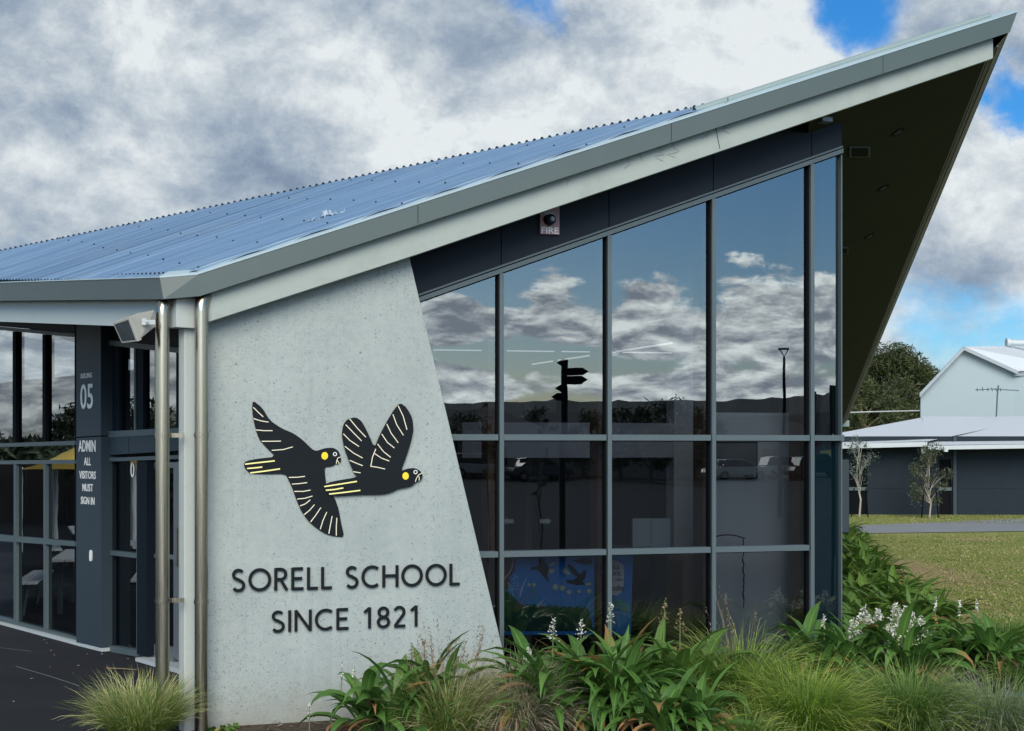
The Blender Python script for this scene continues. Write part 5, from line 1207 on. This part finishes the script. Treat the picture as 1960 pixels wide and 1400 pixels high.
# roofs: left part and right part
mb = MB()
def rp(px, py, Y): return at(px, py, Y)
mb.face([rp(1560, 852, 45.6), rp(1776, 845, 45.6), rp(1990, 800, 56), rp(1762, 800, 56), rp(1560, 838, 49)])
build('roof', mb, M['wroof'], hb)
mb = MB(); mb.face([rp(1778, 852.5, 45.3), rp(2250, 846.5, 45.3), rp(2250, 790, 56.2), rp(1984, 797, 56.2), rp(1765, 797.5, 56.2)]); build('roof', mb, M['wroof'], hb)
def strip3(mb, a, b, h, dY, mi=0): mb.hexa([a+Vector((0, 0, -h)), b+Vector((0, 0, -h)), b+Vector((0, dY, -h)), a+Vector((0, dY, -h)), a, b, b+Vector((0, dY, 0)), a+Vector((0, dY, 0))], mi)
mb = MB(); strip3(mb, rp(1560, 851.5, 45.55), rp(1775, 846, 45.55), .15, .1); strip3(mb, rp(1777, 853.5, 45.2), rp(2250, 846.5, 45.2), .13, .1); build('gutter', mb, M['white_fascia'], hb)
mb = MB(); mb.face([rp(1560, 852, 45.65), rp(1776, 846, 45.65), rp(1776, 846, 46.6)+Vector((0, 0, .02)), rp(1560, 852, 46.6)]); mb.face([rp(1778, 853, 45.3), rp(2250, 847, 45.3), rp(2250, 847, 46.6), rp(1778, 853, 46.6)]); build('eave_soffit', mb, M['farwall'], hb)
mb = MB(); p = rp(1810, 860, 45.1); mb.box(p, .12, .12, .17); build('rainhead', mb, M['white_fascia'], hb)
p = rp(1770, 861, 45.5); mb = MB(); mb.hexa([p+Vector(q) for q in ((-.1, 0, -.12), (.0, 0, -.16), (.05, .1, -.1), (-.05, .1, -.06), (-.12, 0, 0), (.1, 0, .04), (.14, .1, .06), (-.06, .1, .06))])
tag(build('floodlight', mb, M['door'], None, p), 'small pale floodlight under the step in the white gutter', 'floodlight')
# upper house
hu = thing('gabled_house', 'pale blue two storey gabled block rising behind the white roof', 'building', at(1850, 855, 60))
Yh = 60.0
g = [rp(1762, 830, Yh), rp(1762, 752, Yh), rp(1843, 668, Yh), rp(1941, 711, Yh), rp(1941, 830, Yh)]
bk_ = Vector((7.5, 14, 0))
mb = MB(); mb.face(g); mb.face([g[1], g[0], g[0]+bk_, g[1]+bk_]); mb.face([g[4], g[3], g[3]+Vector((6, .8, 0)), g[4]+Vector((6, .8, 0))]); build('wall', mb, M['bluewall'], hu)
e1 = Vector((7.5, 7.5, 0)); ap = rp(1844, 664, Yh-.25)
rt = [rp(1845, 664, Yh-.3), rp(1948, 711, Yh-.3), rp(2060, 706, Yh+1.2), rp(1990, 663, Yh+6)]
mb = MB(); mb.face(rt); mb.face([rp(1845, 664, Yh-.3), rp(1760, 754, Yh-.3), rp(1760, 754, Yh-.3)+bk_, rp(1845, 664, Yh-.3)+bk_])
build('roof', mb, M['wroof'], hu)
mb = MB()
for k in range(1, 14):
    s = k/14; a = rt[0].lerp(rt[3], s)+Vector((0, 0, .02)); b = rt[1].lerp(rt[2], s)+Vector((0, 0, .02)); mb.tube([a, b], .022, 4)
build('roof_rib', mb, M['wroof'], hu)
mb = MB()
def barg(a, b, w=.16): d_ = (b-a); mb.hexa([a+Vector((0, -.05, -w)), b+Vector((0, -.05, -w)), b+Vector((0, .05, -w)), a+Vector((0, .05, -w)), a+Vector((0, -.05, 0)), b+Vector((0, -.05, 0)), b+Vector((0, .05, 0)), a+Vector((0, .05, 0))])
barg(rp(1760, 753, Yh-.3), rp(1845, 663, Yh-.3)); barg(rp(1845, 663.5, Yh-.32), rp(1948, 710, Yh-.32)); strip3(mb, rp(1941, 711, Yh-.2), rp(2060, 707, Yh+1), .2, .1); build('barge_board', mb, plain('grey_blue_trim', (.30, .34, .37), .5), hu)
mb = MB(); a = rp(1927, 656, Yh+3); b = rp(2010, 658, Yh+3); mb.tube([a, b], .13, 12); mb.tube([rp(1926, 656, Yh+3), rp(1932, 656, Yh+3)], .2, 14); build('roof_vent', mb, M['white_fascia'], hu, smooth=True)
an = thing('tv_antenna', 'thin television antenna standing on the white roof before the gabled block', 'antenna', at(1908, 795, 55)); mb = MB(); mb.tube([at(1907, 798, 55), at(1909, 756, 55), at(1911, 738, 55)], .03, 6); build('mast', mb, M['frame'], an)
mb = MB(); mb.tube([at(1867, 747, 55), at(1898, 745, 55), at(1950, 748, 55.4)], .018, 5)
for x in (1870, 1880, 1890, 1898, 1906, 1914): mb.tube([at(x, 741+(x % 4), 54.8), at(x+1.5, 749, 55.2)], .014, 4)
build('boom', mb, M['frame'], an)
# overhead cable
mb = MB(); mb.tube([at(1580+k*20, 791-k*.55+abs(k-5)*.1, 70) for k in range(10)], .03, 5); tag(build('cable', mb, M['white_fascia'], None, at(1700, 788, 70)), 'thin pale cable crossing in front of the dark trees', 'cable')

# ------------------------------------------------------------------ the place behind the camera (seen reflected in the glass)
def virt(px, py, Yv, F=FW, d=None, z=None):
    """real position of something whose reflection shows at (px, py), at virtual distance Yv"""
    d = dG if d is None else d
    p = F.mirror(at(px, py, Yv), d)
    if z is not None: p.z = z
    return p
hillm = plain('wooded_hill', (.055, .068, .072), .95, scale=.02, var=.5)
def hill(name, r, zf, a0, a1, depth, mat, seed):
    mb = MB(); rng = random.Random(seed); n = 420; pv = None
    for i in range(n+1):
        a = a0+(a1-a0)*i/n; h = zf(a)+rng.uniform(0, 1.0)*(2.2 if rng.random() < .3 else 1.0)*r/450
        d_ = Vector((math.cos(a), math.sin(a), 0)); cur = (d_*r+Vector((0, 0, -1)), d_*(r+depth*.35)+Vector((0, 0, h*.6)), d_*(r+depth)+Vector((0, 0, h)))
        if pv:
            for k in range(2): mb.face([pv[k], cur[k], cur[k+1], pv[k+1]])
        pv = cur
    return struct(build(name, mb, mat))
def zf(a): 
    return 20+5.5*math.sin(a*2.3+.6)+3*math.sin(a*7.1)+1.6*math.sin(a*17)
hill('hills', 560, zf, R(180), R(375), 110, hillm, 3)
# tree belt in front of the hills
rngb = random.Random(9)
for k, (px, Yv, h) in enumerate(((900, 95, 4.3), (1010, 104, 4.8), (1120, 99, 4.5), (1190, 96, 4.8), (1245, 92, 4.8), (1290, 90, 5.2), (1330, 98, 4.6))):
    p = virt(px, 855, Yv, z=0)
    tree(p, h, 1.9, 'roadside tree across the lawn behind the photographer, %s from the signpost' % ('first second third fourth fifth sixth seventh'.split()[k]), 90+k, 'treeback', M['bark'], 1500, .22, clumps=16, trunk_r=.16, crown_base=.25, group='roadside trees behind the camera')
for k, (px, top) in enumerate(((935, 760), (1032, 768))):
    Yv = 27; p = virt(px, 855, Yv, z=0); tree(p, 2.23+(855-top)/2700*Yv, .22, 'slender sapling reflected beside the signpost, %s one' % ('left', 'right')[k], 110+k, 'treeback', M['bark'], 160, .06, clumps=9, trunk_r=.025, crown_base=.4, group='slender saplings behind the camera', name='sapling', cat='sapling')
# finger signpost
Yv = 24; p = virt(1075, 855, Yv, z=0); sp = thing('signpost', 'dark fingerpost reflected in the second window bay', 'signpost', p)
H = 2.23+(855-690)/2700*Yv; mb = MB(); mb.tube([p, p+Vector((0, 0, H))], .055, 12); build('post', mb, M['black'], sp)
ex = (virt(1100, 855, Yv)-virt(1075, 855, Yv)).normalized()
def finger(z0, z1_, s0_, s1_, th=.03):
    tipx = s1_; q = [(s0_, z0), (s1_-.1*math.copysign(1, s1_), z0), (s1_, (z0+z1_)/2), (s1_-.1*math.copysign(1, s1_), z1_), (s0_, z1_)]
    fr = Frame(p, math.atan2(ex.y, ex.x), Vector((-ex.y, ex.x, 0))); mb = MB(); mb.fprism(fr, q, -th/2, th/2); return mb
zz = lambda y: 2.23+(855-y)/2700*Yv
for a, b, s0_, s1_ in ((707, 721, .02, .40), (722, 737, .02, .38), (738, 752, .0, -.16), (754, 769, .0, -.22), (688, 704, .0, -.13)):
    build('finger_board', finger(zz(b), zz(a), s0_, s1_), M['black'], sp)
# lamp post with triangular head
Yv = 46; p = virt(1490, 855, Yv, z=0); lp = thing('street_lamp', 'slim lamp post with triangular open head reflected in the fourth window bay', 'street lamp', p); H = 2.23+(855-683)/2700*Yv
mb = MB(); mb.tube([p, p+Vector((0, 0, H))], [.07, .045], 10); build('post', mb, M['black'], lp)
ex = (virt(1500, 855, Yv)-virt(1490, 855, Yv)).normalized(); t_ = p+Vector((0, 0, H)); mb = MB()
a = t_+ex*.16+Vector((0, 0, .26)); b = t_-ex*.16+Vector((0, 0, .26)); mb.tube([t_, a], .018, 6); mb.tube([t_, b], .018, 6); mb.tube([a+ex*.03, b-ex*.03], .04, 8); build('head', mb, M['black'], lp)
# feather flags
for k, (px, top, Yv, red) in enumerate(((1590, 738, 21, False), (1538, 745, 34, True))):
    p = virt(px, 855, Yv, z=0); H = 2.23+(855-top)/2700*Yv; ex = (virt(px+10, 855, Yv)-p.xy.to_3d()-Vector((0, 0, virt(px+10, 855, Yv).z))).normalized()
    ff = thing('feather_flag', ('blue feather flag with a white letter reflected at the right end of the glass', 'dark red feather flag reflected beside the last mullion')[k], 'flag', p, 'feather flags behind the camera'); mb = MB(); mb.tube([p, p+Vector((0, 0, H))], .02, 8); build('pole', mb, M['black'], ff)
    fr = Frame(p, math.atan2(ex.y, ex.x), Vector((-ex.y, ex.x, 0))); mb = MB(); w_ = .38 if not red else .3
    mb.fprism(fr, [(.02, .6), (w_*.7, .5), (w_*.9, H*.6), (w_, H-.06), (.02, H)], -.004, .004); build('banner', mb, plain('banner_cloth_%d' % k, (.30, .02, .02) if red else (.02, .045, .09), .8), ff)
    if not red: build('lettering', text_mb('D', fr, .08, H*.62, .2, .34, -.006), M['white'], ff)
# parked cars
def car(loc, rz, col, label, seed, suv=False):
    t = thing('parked_car', label, 'car', loc, 'cars parked behind the photographer'); F_ = Frame(loc, rz, (math.sin(rz), -math.cos(rz), 0)); L_ = 4.5; W_ = 1.8
    body = [(-2.2, .35), (-2.25, .62), (-2.1, .88), (-1.3, .98), (.75, .98), (1.55, .92), (2.1, .78), (2.25, .55), (2.2, .35)]
    mb = MB(); mb.fprism(F_, body, -W_/2, W_/2); build('body', mb, plain('car_paint_%d' % seed, col, .25, .2, var=.02), t, bevel=.05)
    hh = 1.62 if suv else 1.45
    cab = [(-1.75 if suv else -1.5, .97), (-1.5 if suv else -1.05, hh-.03), (-.6, hh), (.35, hh-.04), (1.05, .97)]
    mb = MB(); mb.fprism(F_, cab, -W_/2+.12, W_/2-.12); build('cabin', mb, plain('car_glass_%d' % seed, (.02, .025, .03), .08), t, bevel=.04)
    mb = MB(); mb.fprism(F_, [(-1.3, hh-.02), (.3, hh-.035), (.25, hh+.03), (-1.2, hh+.035)], -W_/2+.18, W_/2-.18); build('roof', mb, plain('car_roof_%d' % seed, col, .25, .2, var=.02), t)
    for a in (-1.4, 1.4):
        for s in (-1, 1):
            c = F_.w(a, s*(W_/2-.08), .33); mb = MB(); mb.tube([c-F_.n*.1, c+F_.n*.1], .33, 20); w_ = build('wheel', mb, M['frame_dark'], t); mb = MB(); mb.tube([c-F_.n*.105, c+F_.n*.105], .19, 14); build('rim', mb, M['door'], w_)
    for s in (-1, 1):
        c = F_.w(2.2, s*.65, .66); mb = MB(); mb.box(c, .08, .3, .14, 0, rz); build('headlight', mb, M['white'], t)
for k, (px, Yv, col, lab, rz, suv) in enumerate(((1408, 98, (.55, .56, .57), 'silver hatchback parked across the road behind the photographer', .25, False), (1500, 102, (.7, .7, .7), 'white van-like car parked across the road, reflected by the lamp post', .3, True), (1030, 92, (.06, .07, .09), 'dark car parked across the road, reflected beside the signpost', .2, False), (1560, 100, (.04, .045, .05), 'black car parked at the far end of the row', .3, True), (905, 94, (.35, .37, .4), 'grey car parked at the near end of the row', .2, True))):
    car(virt(px, 855, Yv, z=0), rz, col, lab, k, suv)
# houses across the road
def house(loc, rz, w, d, h, label, col, seed):
    F_ = Frame(loc, rz, (math.sin(rz), -math.cos(rz), 0)); t = thing('distant_house', label, 'house', loc, 'houses across the road behind the camera')
    mb = MB(); mb.fbox(F_, -w/2, w/2, -d/2, d/2, -.1, h); build('wall', mb, plain('house_wall_%d' % seed, col, .8), t)
    mb = MB(); o_ = .5; a = [F_.w(-w/2-o_, -d/2-o_, h-.05), F_.w(w/2+o_, -d/2-o_, h-.05), F_.w(w/2+o_, d/2+o_, h-.05), F_.w(-w/2-o_, d/2+o_, h-.05)]; r_ = [F_.w(-w/2+d*.35, 0, h+d*.22), F_.w(w/2-d*.35, 0, h+d*.22)]
    mb.face([a[0], a[1], r_[1], r_[0]]); mb.face([a[2], a[3], r_[0], r_[1]]); mb.face([a[1], a[2], r_[1]]); mb.face([a[3], a[0], r_[0]]); build('roof', mb, plain('house_roof_%d' % seed, (.10, .10, .11), .8), t)
    for s in (-1, 1):
        for x in (-w*.25, w*.22):
            mb = MB(); mb.fbox(F_, x-.7, x+.7, s*(d/2+.02)-.02, s*(d/2+.02)+.02, 1.0, 2.2); build('window', mb, M['frame_dark'], t)
for k, (px, Yv, w, h, col) in enumerate(((860, 100, 12, 3.0, (.25, .24, .22)), (1100, 108, 13, 3.0, (.30, .30, .30)), (1230, 112, 12, 3.0, (.2, .2, .21)), (1400, 125, 14, 3.0, (.22, .21, .2)))):
    house(virt(px, 855, Yv, z=0), .4+.1*k, w, 8, h, ('fawn house at the near end of the far street', 'pale house opposite the signpost', 'dark grey house behind the roadside trees', 'brown house beyond the parked hatchback')[k], col, k)
# picnic tables and shade shelter beside the entry (seen in the side glass)
def picnic(loc, rz, label):
    t = thing('picnic_table', label, 'picnic table', loc, 'picnic tables by the entry'); F_ = Frame(loc, rz, (math.sin(rz), -math.cos(rz), 0)); s_ = plain('aluminium_slat', (.80, .82, .82), .5)
    mb = MB()
    for k in range(4): mb.fbox(F_, -.95, .95, -.36+k*.185, -.36+k*.185+.175, .71, .75)
    build('table_top', mb, s_, t, bevel=.006)
    for s in (-1, 1):
        mb = MB(); mb.fbox(F_, -.95, .95, s*.68-.14, s*.68-.005, .42, .455); mb.fbox(F_, -.95, .95, s*.68+.005, s*.68+.14, .42, .455); build('bench', mb, s_, t, bevel=.005)
    for x in (-.7, .7):
        mb = MB(); mb.tube([F_.w(x, -.75, 0), F_.w(x, -.68, .40)], .03, 8); mb.tube([F_.w(x, .75, 0), F_.w(x, .68, .40)], .03, 8); mb.fbox(F_, x-.025, x+.025, -.8, .8, .37, .415); mb.fbox(F_, x-.03, x+.03, -.3, -.24, .0, .705); mb.fbox(F_, x-.03, x+.03, .24, .3, .0, .705); build('leg', mb, M['frame'], t)
pv1 = virt(165, 855, 19.5, FL, .01, 0); picnic(pv1, angL+R(28), 'silver slatted picnic table nearest the entry windows')
picnic(virt(175, 855, 25.5, FL, .01, 0), angL+R(20), 'silver slatted picnic table farther from the entry windows')
p = virt(172, 855, 31, FL, .01, 0); sh_ = thing('shade_shelter', 'yellow shade canopy on white posts beyond the picnic tables', 'shelter', p); cloth = plain('yellow_shade_cloth', (.62, .40, .05), .7)
ex = (virt(190, 855, 31, FL, .01, 0)-p).normalized(); ey = Vector((-ex.y, ex.x, 0)); mb = MB(); n = 8
def cz_(a, b): return 1.75+.62*(1-abs(a))*(1-abs(b))**1.0
for i in range(n):
    for j in range(n):
        q = []
        for (ii, jj) in ((i, j), (i+1, j), (i+1, j+1), (i, j+1)):
            a = -1+2*ii/n; b = -1+2*jj/n; q.append(p+ex*a*1.3+ey*b*1.3+Vector((0, 0, cz_(a, b))))
        mb.face(q)
build('canopy', mb, cloth, sh_, smooth=True)
for a, b in ((-1, -1), (1, -1), (1, 1), (-1, 1)): mb = MB(); c = p+ex*a*1.15+ey*b*1.15; mb.tube([c, c+Vector((0, 0, 1.8))], .07, 10); build('post', mb, M['white'], sh_)
fr_ = (virt(250, 855, 42, FL, .01, 0), virt(-420, 855, 42, FL, .01, 0)); t_ = fr_[1]-fr_[0]; fe = thing('timber_fence', 'long dark brown timber fence beyond the picnic area', 'fence', fr_[0])
F_ = Frame(fr_[0]-t_*.4, math.atan2(t_.y, t_.x), Vector((-t_.y, t_.x, 0))); fm = plain('dark_brown_paling', (.045, .028, .022), .8, scale=2, var=.5)
mb = MB(); Lf = t_.length*2.2; nb = int(Lf/.32); rf_ = random.Random(6)
for k in range(nb): mb.fbox(F_, k*.32, k*.32+.30, rf_.uniform(0, .02), .05, .02, 1.72+rf_.uniform(-.03, .05))
build('paling', mb, fm, fe)
for k in range(0, int(Lf/2.4)): mb = MB(); mb.fbox(F_, k*2.4, k*2.4+.1, .06, .16, 0, 1.7); build('post', mb, fm, fe)
hp = [virt(x, 855, 66, FL, .01, 0) for x in (360, -700)]; hd = hp[1]-hp[0]; lm = LM(); rh = random.Random(12)  # leafy belt added to hide the bright lawn from the side glass
for k in range(9000):
    c = hp[0]+hd*rh.random()+Vector((rh.gauss(0, .6), rh.gauss(0, .6), 0)); c.z = rh.random()**.7*(2.75+.5*math.sin(c.x*.4)+.3*math.sin(c.x*1.7)); u_ = Vector((rh.gauss(0, 1), rh.gauss(0, 1), rh.gauss(0, 1))).normalized(); lm.quad(c, u_*.4, u_.cross(Vector((.3, .2, 1))).normalized()*.3, 0)
tag(lm.build('added_hedge', [leafm['treeback']], None, hp[0]), 'long dark hedge darkening the side glass, beyond the timber fence', 'added_hedge')
for k, (px, Yv, h) in enumerate(((-60, 60, 4.6), (138, 55, 3.8), (250, 40, 3.3), (300, 42, 3.2))):
    tree(virt(px, 855, Yv, FL, .01, 0), h, 1.7, ('bushy tree beyond the picnic area, far left', 'bushy tree beyond the yellow canopy', 'bushy tree reflected by the entry door, left', 'bushy tree reflected by the entry door, right')[k], 130+k, 'treeback', M['bark'], 1800, .18, clumps=16, trunk_r=.14, crown_base=.2, group='bushy trees beyond the picnic area')
